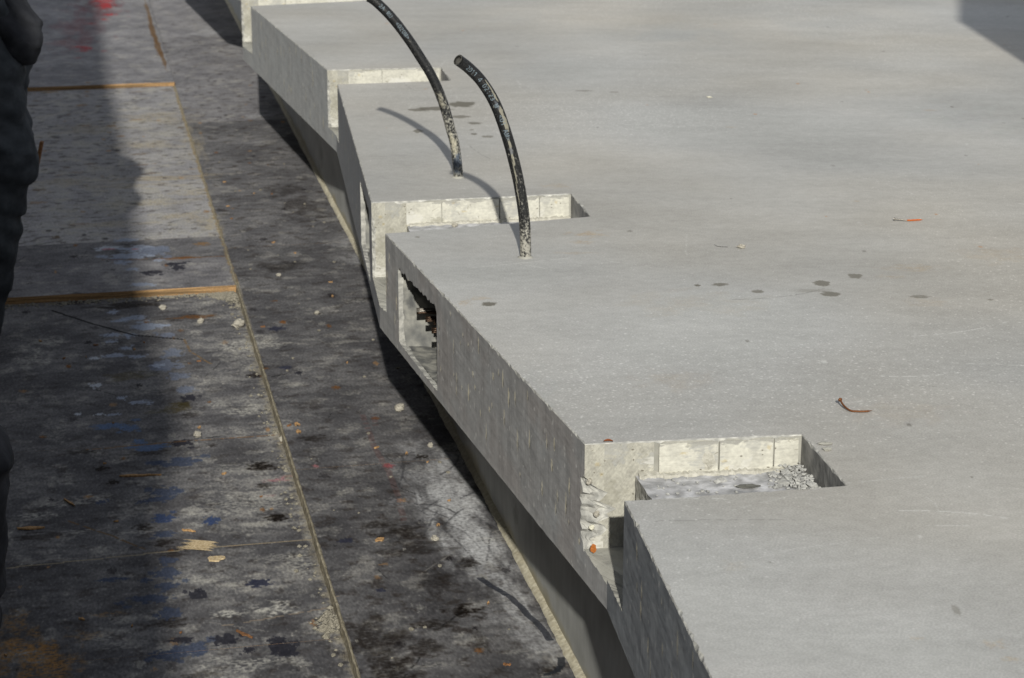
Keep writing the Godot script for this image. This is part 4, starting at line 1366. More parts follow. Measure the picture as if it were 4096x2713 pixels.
func smooth_path(raw: Array, step := 0.008) -> PackedVector3Array:
	var cv := Curve3D.new()
	cv.bake_interval = step
	for i in raw.size():
		var t: Vector3 = (raw[mini(i + 1, raw.size() - 1)] - raw[maxi(i - 1, 0)]) * 0.18
		cv.add_point(raw[i], -t, t)
	return cv.get_baked_points()


func wrap_text(words: String, path: PackedVector3Array, radius: float, from: float, height: float, facing: float) -> ArrayMesh:
	# lettering laid round the pipe: x runs down the pipe from its free end, y round it
	var tm := TextMesh.new()
	var fnt := SystemFont.new()
	fnt.font_names = PackedStringArray(["Droid Sans Mono"])
	tm.font = fnt
	tm.text = words
	tm.font_size = 64
	tm.pixel_size = height / 46.0
	tm.depth = 0.0
	tm.horizontal_alignment = HORIZONTAL_ALIGNMENT_LEFT
	tm.vertical_alignment = VERTICAL_ALIGNMENT_CENTER
	var arr := tm.get_mesh_arrays()
	var src: PackedVector3Array = arr[Mesh.ARRAY_VERTEX]
	var ids: PackedInt32Array = arr[Mesh.ARRAY_INDEX]
	var total := 0.0
	var cum := [0.0]
	for i in range(1, path.size()):
		total += path[i].distance_to(path[i - 1])
		cum.append(total)
	var st := start()
	var put := func(v: Vector3) -> Vector3:
		var s := clampf(total - from - v.x, 0.0, total - 0.001)
		var k := 0
		while k < cum.size() - 2 and cum[k + 1] < s:
			k += 1
		var f: float = (s - cum[k]) / maxf(cum[k + 1] - cum[k], 1e-5)
		var c := path[k].lerp(path[k + 1], f)
		var t := (path[mini(k + 2, path.size() - 1)] - path[maxi(k - 1, 0)]).normalized()
		var fwd := Vector3(0, 0, 1)
		fwd = (fwd - t * fwd.dot(t)).normalized()
		var side := t.cross(fwd)
		if side.x < 0.0:
			side = -side
		var ang := facing + v.y / radius
		return c + (fwd * cos(ang) + side * sin(ang)) * (radius + 0.00035)
	var todo := []
	for k in range(0, ids.size(), 3):
		todo.append([src[ids[k]], src[ids[k + 1]], src[ids[k + 2]]])
	while not todo.is_empty():                                      # small enough to follow the curve; worn away here and there
		var t: Array = todo.pop_back()
		var a: Vector3 = t[0]
		var b: Vector3 = t[1]
		var c: Vector3 = t[2]
		var lab := a.distance_squared_to(b)
		var lbc := b.distance_squared_to(c)
		var lca := c.distance_squared_to(a)
		if maxf(lab, maxf(lbc, lca)) > 0.0014 * 0.0014:
			if lab >= lbc and lab >= lca:
				var m := (a + b) * 0.5
				todo.append([a, m, c])
				todo.append([m, b, c])
			elif lbc >= lca:
				var m := (b + c) * 0.5
				todo.append([a, b, m])
				todo.append([a, m, c])
			else:
				var m := (c + a) * 0.5
				todo.append([a, b, m])
				todo.append([m, b, c])
		elif fine.get_noise_2d(a.x * 330.0, a.y * 330.0) > -0.42:
			tri(st, put.call(a), put.call(b), put.call(c))
	return done(st)


func build_pipes() -> void:
	var one := [Vector3(0.027, -0.03, -4.084), Vector3(0.027, 0.0, -4.084), Vector3(0.0252, 0.0662, -4.084), Vector3(0.0176, 0.1275, -4.084), Vector3(0.0063, 0.1839, -4.084), Vector3(-0.0097, 0.2442, -4.083), Vector3(-0.0306, 0.3039, -4.083), Vector3(-0.0560, 0.3488, -4.080), Vector3(-0.0814, 0.3785, -4.072), Vector3(-0.1035, 0.3990, -4.055)]
	var two := [Vector3(-0.1226, -0.03, -4.7907), Vector3(-0.1228, 0.0, -4.7907), Vector3(-0.1302, 0.0709, -4.7907), Vector3(-0.1397, 0.1111, -4.791), Vector3(-0.1559, 0.1711, -4.791), Vector3(-0.1799, 0.2307, -4.791), Vector3(-0.2087, 0.28, -4.791), Vector3(-0.2373, 0.3241, -4.791), Vector3(-0.2707, 0.3679, -4.79), Vector3(-0.3041, 0.4019, -4.79), Vector3(-0.322, 0.414, -4.79)]
	var labels := ["short black plastic grout tube with an open cut end and a torn ribbon of mortar", "tall black plastic grout tube reaching out of the picture, crusted with cement at its base"]
	for k in 2:
		var raw: Array = one if k == 0 else two
		var path := smooth_path(raw)
		var rad := PackedFloat32Array()
		var total := 0.0
		for i in path.size():
			rad.append(0.0111)
			if i > 0:
				total += path[i].distance_to(path[i - 1])
		var p := thing("grout_tube")
		tag(p, labels[k], "tube", "grout tubes rising from the slab")
		obj("tube_body", tube(path, rad, 22, 0.78), pipe_material(k, total), p)
		if k == 0:
			obj("printed_lettering", wrap_text("2011 4 02:23 M  <01 AM>", path, 0.0111, 0.020, 0.0092, 0.10), M.print, p)
		else:
			obj("printed_lettering", wrap_text("2A RU  <020M>", path, 0.0111, 0.03, 0.0092, 0.2), M.print, p)
		# collar of squeezed-up cement round the foot
		var st := start(true)
		var base: Vector3 = raw[1]
		for i in 20:
			var a0 := TAU * i / 20
			var a1 := TAU * ((i + 1) % 20) / 20
			var f := func(a: float, r: float, y: float) -> Vector3: return base + Vector3(cos(a) * r, y, sin(a) * r)
			var w0 := 0.0165 + 0.004 * fine.get_noise_2d(cos(a0) * 2.0, sin(a0) * 2.0)
			var w1 := 0.0165 + 0.004 * fine.get_noise_2d(cos(a1) * 2.0, sin(a1) * 2.0)
			quad(st, f.call(a0, 0.010, 0.004), f.call(a0, w0, -0.0005), f.call(a1, w1, -0.0005), f.call(a1, 0.010, 0.004))
		obj("cement_collar", done(st), M.cut, p)


func build_strands() -> void:
	var a := Vector2(-0.2624, -4.2729)
	var d := (Vector2(0.1093, -3.0072) - a).normalized()
	var inn := Vector2(d.y, -d.x)
	var tips := [0.175, 0.222, 0.262, 0.300, 0.335]
	for k in 5:
		var t := thing("steel_strand")
		tag(t, ["rusty steel strand end with a bright filed side, farthest of five in the slab recess", "rusty steel strand, second from the far side of the five in the slab recess", "rusty steel strand, middle one of the five in the slab recess", "rusty steel strand, second from the near side of the five in the slab recess", "rusty steel strand nearest the front edge of the slab recess opening"][k], "steel strand", "prestressing strands in the slab recess")
		var tip := p3(a + d * (tips[k] + 0.006 * fine.get_noise_1d(k * 3.7)) + inn * (0.022 + 0.007 * (k % 3)), -0.119 - 0.005 * (k % 2))
		var root := p3(a + d * (tips[k] + 0.03) + inn * 0.15, -0.124)
		var axis := (root - tip).normalized()
		var sx := axis.cross(Vector3.UP).normalized()
		var sy := sx.cross(axis)
		for w in 7:
			var path := PackedVector3Array()
			var rad := PackedFloat32Array()
			for i in 19:
				var f := i / 18.0
				var ang := TAU * w / 6.0 + f * 4.0
				var off := Vector3.ZERO if w == 6 else (sx * cos(ang) + sy * sin(ang)) * 0.0042
				path.append(tip.lerp(root, f) + off)
				rad.append(0.0023)
			obj("wire", tube(path, rad, 7), M.steel if k == 0 and w in [0, 1] else M.strand, t)


# ------------------------------------------------------------------ what stands beside the view and shades it
func build_surroundings() -> void:
	var w := thing("formwork_wall")
	tag(w, "tall plywood formwork wall with timber studs along the left side of the deck", "formwork wall")
	var u := -0.70
	var spans := [[-4.2, -3.0, 2.56], [-3.0, -1.9, 2.56], [-1.9, -0.8, 2.56], [-0.8, -0.2, 2.81], [-0.2, 1.0, 2.72], [1.0, 2.2, 2.75], [2.2, 3.4, 2.73], [3.4, 4.6, 2.70], [4.6, 5.8, 2.71], [5.8, 7.0, 2.69], [7.0, 8.2, 2.7], [8.2, 9.4, 2.7]]
	var turn := atan2(-DECK_V.x, -DECK_V.y)
	var bas := Basis(Vector3.UP, turn)
	for s in spans:
		var c := deck(u - 0.011, (s[0] + s[1]) * 0.5, DECK + s[2] * 0.5 - 0.02)
		obj("panel", box_mesh(Vector3(0.021, s[2], s[1] - s[0] - 0.003), c, bas), M.film, w)
		for e in [s[0] + 0.08, (s[0] + s[1]) * 0.5]:
			obj("stud", box_mesh(Vector3(0.09, s[2] - 0.15, 0.045), deck(u - 0.068, e, DECK + s[2] * 0.5 - 0.1), bas), M.timber, w)
	# a gable-ended form panel standing on the slab beyond the right edge of the view
	var g := thing("form_panel", Vector3(1.595, 0.0, -4.6))
	tag(g, "gable shaped timber form panel propped upright on the slab beyond the right side", "form panel")
	var shape := PackedVector2Array([Vector2(0, 0.0), Vector2(0, 1.27), Vector2(0.125, 1.53), Vector2(0.52, 2.1), Vector2(1.6, 2.1), Vector2(1.6, 0.0)])
	var st := start()
	for z in [0.0, -0.021]:
		var pts := PackedVector3Array()
		for q in shape:
			pts.append(Vector3(q.x, q.y, z))
		flat_poly(st, pts, shape, shape)
	for k in shape.size():
		var p := shape[k]
		var q := shape[(k + 1) % shape.size()]
		quad(st, Vector3(p.x, p.y, 0), Vector3(q.x, q.y, 0), Vector3(q.x, q.y, -0.021), Vector3(p.x, p.y, -0.021))
	obj("panel", done(st), M.film, g)
	for x in [0.12, 0.8, 1.48]:
		obj("stud", box_mesh(Vector3(0.045, 1.2, 0.09), Vector3(x, 0.605, -0.068)), M.timber, g)
		obj("prop", box_mesh(Vector3(0.045, 1.3, 0.07), Vector3(x + 0.05, 0.55, -0.43), Basis(Vector3.RIGHT, 0.58)), M.timber, g)


# ------------------------------------------------------------------ people
func body_mesh(bones: Array, cell: float, k: float, wrinkle: float, sd: int, rag_below := -9.0) -> ArrayMesh:
	# surface nets over a smooth union of tapered capsules [a, b, ra, rb]
	var lo := Vector3.ONE * 99.0
	var hi := Vector3.ONE * -99.0
	for b in bones:
		for e in [[b[0], b[2]], [b[1], b[3]]]:
			lo = lo.min(e[0] - Vector3.ONE * (e[1] + 0.05))
			hi = hi.max(e[0] + Vector3.ONE * (e[1] + 0.05))
	var nx := int((hi.x - lo.x) / cell) + 2
	var ny := int((hi.y - lo.y) / cell) + 2
	var nz := int((hi.z - lo.z) / cell) + 2
	var f := PackedFloat32Array()
	f.resize(nx * ny * nz)
	f.fill(1.0)
	var nz_noise := FastNoiseLite.new()
	nz_noise.seed = sd
	nz_noise.frequency = 1.0
	nz_noise.fractal_octaves = 2
	for b in bones:
		var a: Vector3 = b[0]
		var ab: Vector3 = b[1] - a
		var ll := maxf(ab.length_squared(), 1e-6)
		var ra: float = b[2]
		var rb: float = b[3]
		var m := maxf(ra, rb) + 0.05
		var l2: Vector3 = (a.min(b[1]) - Vector3.ONE * m - lo) / cell
		var h2: Vector3 = (a.max(b[1]) + Vector3.ONE * m - lo) / cell
		for z in range(maxi(0, int(l2.z)), mini(nz, int(h2.z) + 2)):
			for y in range(maxi(0, int(l2.y)), mini(ny, int(h2.y) + 2)):
				for x in range(maxi(0, int(l2.x)), mini(nx, int(h2.x) + 2)):
					var p := lo + Vector3(x, y, z) * cell
					var t := clampf((p - a).dot(ab) / ll, 0.0, 1.0)
					var dd := (p - a - ab * t).length() - lerpf(ra, rb, t)
					var i := (z * ny + y) * nx + x
					var o := f[i]
					var hh := clampf(0.5 + 0.5 * (o - dd) / k, 0.0, 1.0)
					f[i] = lerpf(o, dd, hh) - k * hh * (1.0 - hh)
	if wrinkle > 0.0:
		for z in nz:
			for y in ny:
				for x in nx:
					var i := (z * ny + y) * nx + x
					if absf(f[i]) < 0.06:
						var p := lo + Vector3(x, y, z) * cell
						f[i] += wrinkle * nz_noise.get_noise_3d(p.x * 4.0, p.y * 15.0 + p.x * 14.0, p.z * 5.0)
	var ids := {}
	var verts := PackedVector3Array()
	for z in nz - 1:
		for y in ny - 1:
			for x in nx - 1:
				var mask := 0
				var s := Vector3.ZERO
				var cnt := 0
				var g := []
				for q in 8:
					g.append(f[((z + (q >> 2)) * ny + y + ((q >> 1) & 1)) * nx + x + (q & 1)])
					if g[q] < 0.0:
						mask |= 1 << q
				if mask == 0 or mask == 255:
					continue
				for e in [[0, 1], [2, 3], [4, 5], [6, 7], [0, 2], [1, 3], [4, 6], [5, 7], [0, 4], [1, 5], [2, 6], [3, 7]]:
					var ga: float = g[e[0]]
					var gb: float = g[e[1]]
					if (ga < 0.0) != (gb < 0.0):
						var t := ga / (ga - gb)
						var pa := Vector3(e[0] & 1, (e[0] >> 1) & 1, e[0] >> 2)
						var pb := Vector3(e[1] & 1, (e[1] >> 1) & 1, e[1] >> 2)
						s += pa.lerp(pb, t)
						cnt += 1
				ids[(z * ny + y) * nx + x] = verts.size()
				verts.append(lo + (Vector3(x, y, z) + s / cnt) * cell)
	var st := start(true)
	var step := [1, nx, nx * ny]
	for key in ids:
		var x: int = key % nx
		var y: int = (key / nx) % ny
		var z: int = key / (nx * ny)
		var c0 := f[key]
		for ax in 3:
			var cx: int = [x, y, z][ax]
			var u: int = step[(ax + 1) % 3]
			var v: int = step[(ax + 2) % 3]
			if [y, z, x][ax] == 0 or [z, x, y][ax] == 0:
				continue
			var c1 := f[key + step[ax]]
			if (c0 < 0.0) == (c1 < 0.0):
				continue
			if not (ids.has(key - u) and ids.has(key - v) and ids.has(key - u - v)):
				continue
			var q := [verts[ids[key]], verts[ids[key - u]], verts[ids[key - u - v]], verts[ids[key - v]]]
			if c0 < 0.0:
				quad(st, q[0], q[3], q[2], q[1])
			else:
				quad(st, q[0], q[1], q[2], q[3])
	st.index()
	return done(st)


func person(at: Vector3, label: String, j: Dictionary, cloth: Material, sd: int) -> void:
	# j: joints, x forward, y up, z to the right-hand side; turned so that x points along the world's x
	var p := thing("person", at)
	tag(p, label, "person", "workers at the left edge of the deck")
	var legs := []
	for s in [-1.0, 1.0]:
		var hip: Vector3 = j.hip + Vector3(0, 0, 0.095 * s)
		var knee: Vector3 = (j.knee_near if s > 0 else j.knee_far) + Vector3(0, 0, 0.1 * s)
		var hem: Vector3 = (j.hem_near if s > 0 else j.hem_far) + Vector3(0, 0, 0.1 * s)
		legs.append([hip, hip.lerp(knee, 0.5), 0.115, 0.105])
		legs.append([hip.lerp(knee, 0.5), knee, 0.105, j.rk])
		legs.append([knee, knee.lerp(hem, 0.5), j.rk * 0.97, 0.088])
		legs.append([knee.lerp(hem, 0.5), hem, 0.088, 0.09])
	legs.append([j.hip + Vector3(0, 0.02, -0.06), j.hip + Vector3(0, 0.02, 0.06), 0.13, 0.13])
	obj("trousers", body_mesh(legs, 0.011, 0.035, 0.017, sd), cloth, p)
	var chest: Vector3 = j.chest
	var coat := [[j.hip + Vector3(0, 0.02, -0.05), chest + Vector3(0, 0, -0.07), 0.135, 0.13], [j.hip + Vector3(0, 0.02, 0.05), chest + Vector3(0, 0, 0.07), 0.135, 0.13], [chest + Vector3(0, 0.08, -0.17), chest + Vector3(0, 0.08, 0.17), 0.075, 0.075]]
	if j.has("flap"):
		coat.append([j.flap, j.flap + Vector3(-0.06, 0.09, -0.01), 0.066, 0.06])
	var hands := []
	for s in [-1.0, 1.0]:
		var sh: Vector3 = chest + Vector3(0, 0.07, 0.2 * s)
		var el: Vector3 = sh + Vector3(-0.06, -0.28, 0.07 * s)
		var wr: Vector3 = el + Vector3(-0.02, -0.23, -0.03 * s)
		coat.append([sh, el, 0.068, 0.056])
		coat.append([el, wr, 0.056, 0.045])
		hands.append([wr, wr + Vector3(0.005, -0.07, -0.01 * s)])
	obj("jacket", body_mesh(coat, 0.012, 0.035, 0.024, sd + 3), M.cloth2, p)
	var neck: Vector3 = chest + Vector3(0.01, 0.13, 0)
	var head: Vector3 = neck + Vector3(0.04, 0.15, 0)
	var flesh := [[neck, neck + Vector3(0.015, 0.07, 0), 0.055, 0.052], [head + Vector3(0, 0.03, 0), head + Vector3(0.015, -0.03, 0), 0.092, 0.075], [head + Vector3(0.05, -0.06, 0), head + Vector3(0.06, -0.065, 0), 0.04, 0.035], [head + Vector3(0.085, 0.0, 0), head + Vector3(0.105, -0.02, 0), 0.009, 0.013], [head + Vector3(0, -0.005, -0.078), head + Vector3(0, -0.03, -0.08), 0.014, 0.011], [head + Vector3(0, -0.005, 0.078), head + Vector3(0, -0.03, 0.08), 0.014, 0.011]]
	for h in hands:
		var wr: Vector3 = h[0]
		var palm: Vector3 = h[1]
		var ax := (palm - wr).normalized()
		var sd2 := ax.cross(Vector3(0, 0, 1)).normalized()
		flesh.append([wr, palm, 0.028, 0.034])
		for fi in 4:
			var b: Vector3 = palm + sd2 * (fi - 1.5) * 0.02 + ax * 0.03
			flesh.append([b, b + ax * (0.04 + 0.006 * (1.5 - absf(fi - 1.5))) + Vector3(-0.005, -0.02, 0), 0.0095, 0.008])
		flesh.append([wr + ax * 0.02, wr + ax * 0.055 - sd2 * 0.05, 0.014, 0.010])
	obj("body", body_mesh(flesh, 0.0075, 0.012, 0.0, sd), M.skin, p)
	var hat := start(true)
	for i in 24:
		for k in 6:
			var f := func(ii: int, kk: int) -> Vector3:
				var a := TAU * ii / 24
				var e := PI / 2 * kk / 6
				var r := 0.125 if kk > 0 else 0.15
				return head + Vector3(cos(a) * cos(e) * r * (1.1 if kk else 1.15), 0.045 + sin(e) * 0.125, sin(a) * cos(e) * r * 0.92)
			quad(hat, f.call(i, k), f.call(i, k + 1), f.call(i + 1, k + 1), f.call(i + 1, k))
	obj("helmet", done(hat), M.helmet, p)
	for s in [-1.0, 1.0]:
		var hem: Vector3 = (j.hem_near if s > 0 else j.hem_far) + Vector3(0, 0, 0.1 * s)
		var toe := Vector3(-0.45, 0, -0.9)
		var heel := Vector3(hem.x - 0.01, 0.05, hem.z)
		var foot := [[heel, heel + toe * 0.08, 0.05, 0.045], [heel + toe * 0.08 - Vector3(0, 0.008, 0), heel + toe * 0.17 - Vector3(0, 0.014, 0), 0.045, 0.036], [heel, heel + Vector3(0, 0.09, 0), 0.05, 0.05]]
		obj("boot", body_mesh(foot, 0.012, 0.02, 0.0, sd), M.boot, p)


func build_people() -> void:
	person(Vector3(-1.373, DECK - 0.005, -5.3), "standing person in dark grey work trousers, farther one at the left edge", {"hip": Vector3(0.03, 0.92, 0), "knee_near": Vector3(0.085, 0.52, 0), "knee_far": Vector3(0.03, 0.51, 0), "hem_near": Vector3(-0.01, 0.10, 0), "hem_far": Vector3(-0.12, 0.1, 0), "rk": 0.1, "chest": Vector3(-0.31, 1.27, 0), "flap": Vector3(0.165, 0.80, 0.09)}, M.cloth, 3)
	person(Vector3(-0.966, -0.575, -3.35), "person in dark trousers nearest the camera, only a bent knee and shin in view", {"hip": Vector3(-0.15, 0.72, 0), "knee_near": Vector3(0.05, 0.45, 0), "knee_far": Vector3(-0.03, 0.46, 0), "hem_near": Vector3(0.01, 0.10, 0), "hem_far": Vector3(-0.14, 0.1, 0), "rk": 0.094, "chest": Vector3(-0.31, 1.06, 0)}, M.cloth2, 8)
	var rule := obj("folding_rule", box_mesh(Vector3(0.008, 0.06, 0.014), Vector3.ZERO, Basis(Vector3.FORWARD, 0.25)), M.bark, self, Vector3(-1.188, -0.045, -5.26))
	tag(rule, "brown wooden folding rule poking out of the worker's trouser knee pocket", "folding rule")


# ------------------------------------------------------------------ loose things
func place(called: String, mesh: Mesh, mat: Material, at: Vector3, label: String, category: String, group := "", turn := 0.0) -> MeshInstance3D:
	var o := obj(called, mesh, mat, self, at)
	o.rotation.y = turn
	tag(o, label, category, group)
	return o


func bent_nail(at: Vector3, pts: Array, mat: Material, tip_mat: Material, label: String) -> void:
	var t := thing("nail", at)
	tag(t, label, "nail", "bent nails on the slab")
	var path := smooth_path(pts, 0.003)
	var n := path.size()
	var cutp := n if tip_mat == null else int(n * 0.5)
	for part in [[0, cutp, mat, "shank"], [cutp - 1, n, tip_mat, "rusty_shank"]]:
		if part[2] == null:
			continue
		var seg := path.slice(part[0], part[1])
		var rad := PackedFloat32Array()
		for i in seg.size():
			var left: int = n - 1 - (part[0] + i)
			rad.append(0.0016 * clampf(left / 4.0, 0.1, 1.0))
		if seg.size() > 1:
			obj(part[3], tube(seg, rad, 9), part[2], t)
	var ax: Vector3 = (pts[1] - pts[0]).normalized()
	obj("nail_head", tube(PackedVector3Array([pts[0] - ax * 0.0018, pts[0] - ax * 0.0005, pts[0] + ax * 0.0012]), PackedFloat32Array([0.0026, 0.0036, 0.003]), 10), mat, t)


func splinter(length: float, wid: float, sd: int) -> ArrayMesh:
	var st := start()
	var r := RandomNumberGenerator.new()
	r.seed = sd
	var n := 6
	var up := []
	for i in n + 1:
		var x := length * (float(i) / n - 0.5)
		var k := (1.0 - absf(float(i) / n - 0.45) * 1.5) * wid
		up.append([Vector3(x, 0.0016 + r.randf() * 0.002, -k * r.randf_range(0.3, 0.6)), Vector3(x + r.randf_range(-0.2, 0.2) * length / n, 0.0016 + r.randf() * 0.002, k * r.randf_range(0.3, 0.6))])
	for i in n:
		var dn := Vector3(0, -0.003, 0)
		quad(st, up[i][0], up[i + 1][0], up[i + 1][1], up[i][1])
		quad(st, up[i][1], up[i + 1][1], up[i + 1][1] + dn, up[i][1] + dn)
		quad(st, up[i + 1][0], up[i][0], up[i][0] + dn, up[i + 1][0] + dn)
	return done(st)


func build_small_things() -> void:
	bent_nail(Vector3(0.8088, 0, -4.3791) + Vector3(0, 0.0035, 0), [Vector3(0, 0.0008, 0), Vector3(0.014, 0, 0.003), Vector3(0.028, -0.001, 0.004), Vector3(0.046, -0.001, 0.001), Vector3(0.061, -0.001, -0.002)], M.steel, M.rust_orange, "slightly bent steel nail with an orange rusted tip, farther one on the slab")
	bent_nail(Vector3(0.5175, 0, -3.1756) + Vector3(0, 0.0045, 0), [Vector3(0, 0.006, -0.006), Vector3(0.004, 0.001, 0.008), Vector3(0.012, -0.002, 0.022), Vector3(0.022, -0.002, 0.026), Vector3(0.036, -0.002, 0.026), Vector3(0.047, -0.002, 0.022)], M.rust, null, "brown rusty hooked nail lying above the near pocket")
	# on the slab
	place("white_chip", lump(Vector3(0.016, 0.004, 0.008), 4), M.white_chip, Vector3(0.5395, 0, -5.7596) + Vector3(0, 0.002, 0), "thin whitish chip lying alone in the upper middle of the slab", "chip")
	place("pebble", lump(Vector3(0.017, 0.008, 0.012), 5), M.pebble, Vector3(0.462, 0, -4.1543) + Vector3(0, 0.004, 0), "small cream pebble beside a thin black wire on the slab", "pebble")
	var wp := smooth_path([Vector3(-0.014, 0.003, -0.008), Vector3(-0.008, 0.001, -0.002), Vector3(0.001, 0.001, 0.002), Vector3(0.012, 0.001, 0.004)], 0.003)
	var wr := PackedFloat32Array()
	for q in wp:
		wr.append(0.0004)
	place("tie_wire", tube(wp, wr, 5), M.wire, Vector3(0.4229, 0, -4.1645), "snippet of thin dark tie wire lying beside the cream pebble", "wire")
	for q in [[Vector3(0.3057, 0, -2.8371), 0], [Vector3(0.5545, 0, -3.0396), 1]]:
		pass
	place("dry_leaf", leaf(0.014), M.leaf, Vector3(0.1447, 0, -3.0148) + Vector3(0, 0.001, 0), "curled orange dry leaf on the slab edge at the near step", "leaf")
	place("mortar_scrap", lump(Vector3(0.022, 0.004, 0.009), 7), M.cut, Vector3(0.4697, 0, -3.0053) + Vector3(0, 0.002, 0), "flat grey mortar scrap right of the near pocket, farther one", "mortar scrap", "mortar scraps beside the near pocket")
	place("mortar_scrap", lump(Vector3(0.013, 0.005, 0.009), 8), M.cut, Vector3(0.4686, 0, -2.9792) + Vector3(0, 0.003, 0), "rounded grey mortar scrap right of the near pocket, nearer one", "mortar scrap", "mortar scraps beside the near pocket")
	# in the pockets
	var heap := start()
	var hr := RandomNumberGenerator.new()
	hr.seed = 17
	for i in 420:
		var f := absf(hr.randfn(0.0, 0.5))
		var along := hr.randf()
		var c := Vector3(0.437, 0, -3.035) + Vector3(0.030, 0, 0.165) * along + Vector3(-f * 0.055 * (1.0 - 0.35 * along), 0, hr.randfn(0.0, 0.012))
		if i % 6 == 0:
			c = Vector3(hr.randf_range(0.21, 0.43), 0, -2.96 + hr.randf_range(-0.05, 0.09))
			f = 2.0
		c.z = minf(c.z, -2.835 - (c.x - 0.476) * 0.17)
		c.y = -POCKET + 0.002 + maxf(0.0, 0.016 * (1.0 - f * 1.1) * (1.0 - along * 0.6)) * hr.randf_range(0.4, 1.0)
		var sz := hr.randf_range(0.0012, 0.004) * (1.0 if f > 1.5 else 1.4) * (2.0 if i % 13 == 0 else 1.0)
		heap.append_from(small_stone(i % 5), 0, Transform3D(Basis.from_euler(Vector3(hr.randf(), hr.randf() * TAU, hr.randf())).scaled(Vector3(sz * 1.3, sz * 0.8, sz)), c))
	var hp := obj("mortar_rubble", heap.commit(), M.clod)
	tag(hp, "heap of crumbled grey mortar in the right end of the near pocket", "rubble")
	hp.set_meta("kind", "stuff")
	place("pebble", lump(Vector3(0.022, 0.016, 0.018), 12), M.pebble, Vector3(0.428, -POCKET + 0.006, -2.875), "tan pebble at the front of the rubble in the near pocket", "pebble")
	place("mortar_blob", lump(Vector3(0.020, 0.026, 0.005), 14, 0.3), M.fillet, Vector3(0.297, -0.034, -3.027), "rough grey mortar blob stuck over the joint in the near pocket's back", "mortar blob")
	place("steel_chip", lump(Vector3(0.034, 0.005, 0.010), 15), M.dark_joint, Vector3(0.352, -POCKET + 0.004, -2.965), "dark grey sliver on the floor of the near pocket beside the rubble", "sliver")
	place("red_crumb", lump(Vector3(0.007, 0.003, 0.005), 16), M.rust, Vector3(0.357, -POCKET + 0.004, -2.905), "tiny brown red crumb on the floor of the near pocket", "crumb")
	place("foil_scrap", foil(), M.foil, Vector3(0.103, -POCKET + 0.003, -4.50), "crumpled silver film scrap lying in the middle pocket", "film scrap")
	place("pebble", lump(Vector3(0.014, 0.010, 0.012), 18), M.pebble, Vector3(-0.125, -POCKET + 0.005, -4.545), "small pale pebble below the left joint of the middle pocket", "pebble")
	place("orange_flake", lump(Vector3(0.008, 0.012, 0.003), 19, 0.4), M.orange, Vector3(0.123, -0.158, -2.982), "bright orange flake caught on the broken step below the near pocket", "flake")
	# stones set in the broken corner
	for q in [[Vector3(0.1165, -0.060, -3.006), 0.009, "buff stone set high in the broken corner of the near step"], [Vector3(0.128, -0.112, -3.006), 0.010, "pinkish stone set midway down the broken corner of the near step"], [Vector3(0.121, -0.134, -3.005), 0.0095, "white stone set low in the broken corner of the near step"]]:
		place("aggregate_stone", lump(Vector3(q[1] * 0.9, q[1], q[1] * 0.7), int(q[1] * 9000)), M.white_chip if q[1] == 0.0095 else M.pebble, q[0], q[2], "stone", "stones in the broken corner")
	# on the deck
	for q in [[Vector3(-0.7351, -0.57, -5.4813), 0.036, "largest pale stone on the deck, below the step and left of the long joint"], [Vector3(-0.264, -0.55, -4.7386), 0.030, "round pale pebble on the right sheets near the slab's shadow"], [Vector3(-0.9648, -0.57, -5.6494), 0.022, "white pebble lying just below the wooden step edge"], [Vector3(-0.7234, -0.57, -4.6147), 0.022, "grey brown pebble lying on a sheet seam in the middle of the deck"], [Vector3(-0.8418, -0.57, -5.5214), 0.020, "flat tan pebble on the shaded sheet below the step"], [Vector3(-0.6035, -0.55, -5.9716), 0.0, ""], [Vector3(-0.5226, -0.57, -4.5856), 0.024, "flat white stone against the long joint at the middle seam"], [Vector3(-0.6722, -0.55, -5.9201), 0.014, "small cream pebble on the right sheets above the step"], [Vector3(-0.5279, -0.55, -5.5362), 0.016, "small cream pebble sitting in a brown stain on the right sheets"], [Vector3(-0.1544, -0.55, -3.9525), 0.018, "cream pebble on the whitened part of the right sheets"], [Vector3(-0.1828, -0.55, -4.4939), 0.016, "flat buff stone beside the wall shadow on the right sheets"]]:
		if q[1] > 0.0:
			place("pebble", lump(Vector3(q[1], q[1] * 0.62, q[1] * 0.8), int(q[0].x * 1000.0) + 500), M.pebble, q[0] + Vector3(0, q[1] * 0.26, 0), q[2], "pebble", "pebbles on the deck", q[0].z)
	var cr := RandomNumberGenerator.new()
	cr.seed = 31
	for i in 30:                                                    # crumbs scattered along the long joint
		var v := cr.randf_range(3.25, 5.7)
		var sz := cr.randf_range(0.004, 0.010)
		place("mortar_crumb", lump(Vector3(sz, sz * 0.6, sz), 300 + i % 8), M.crumb, deck(0.410 - absf(cr.randfn(0.0, 0.022)), v, -0.57 + sz * 0.2), "small pale mortar crumb lying along the left side of the long deck joint", "crumb", "mortar crumbs along the long joint", cr.randf() * TAU)
	for i in 34:
		var v := cr.randf_range(3.3, 7.5)
		var sz := cr.randf_range(0.004, 0.010)
		place("mortar_speck", lump(Vector3(sz, sz * 0.5, sz), 300 + i % 8), M.crumb, deck(cr.randf_range(0.46, 0.76), v, DECK + sz * 0.2), "tiny pale mortar crumb lying loose on the right hand sheets", "crumb", "mortar crumbs on the right sheets", cr.randf() * TAU)
	var grit := start()
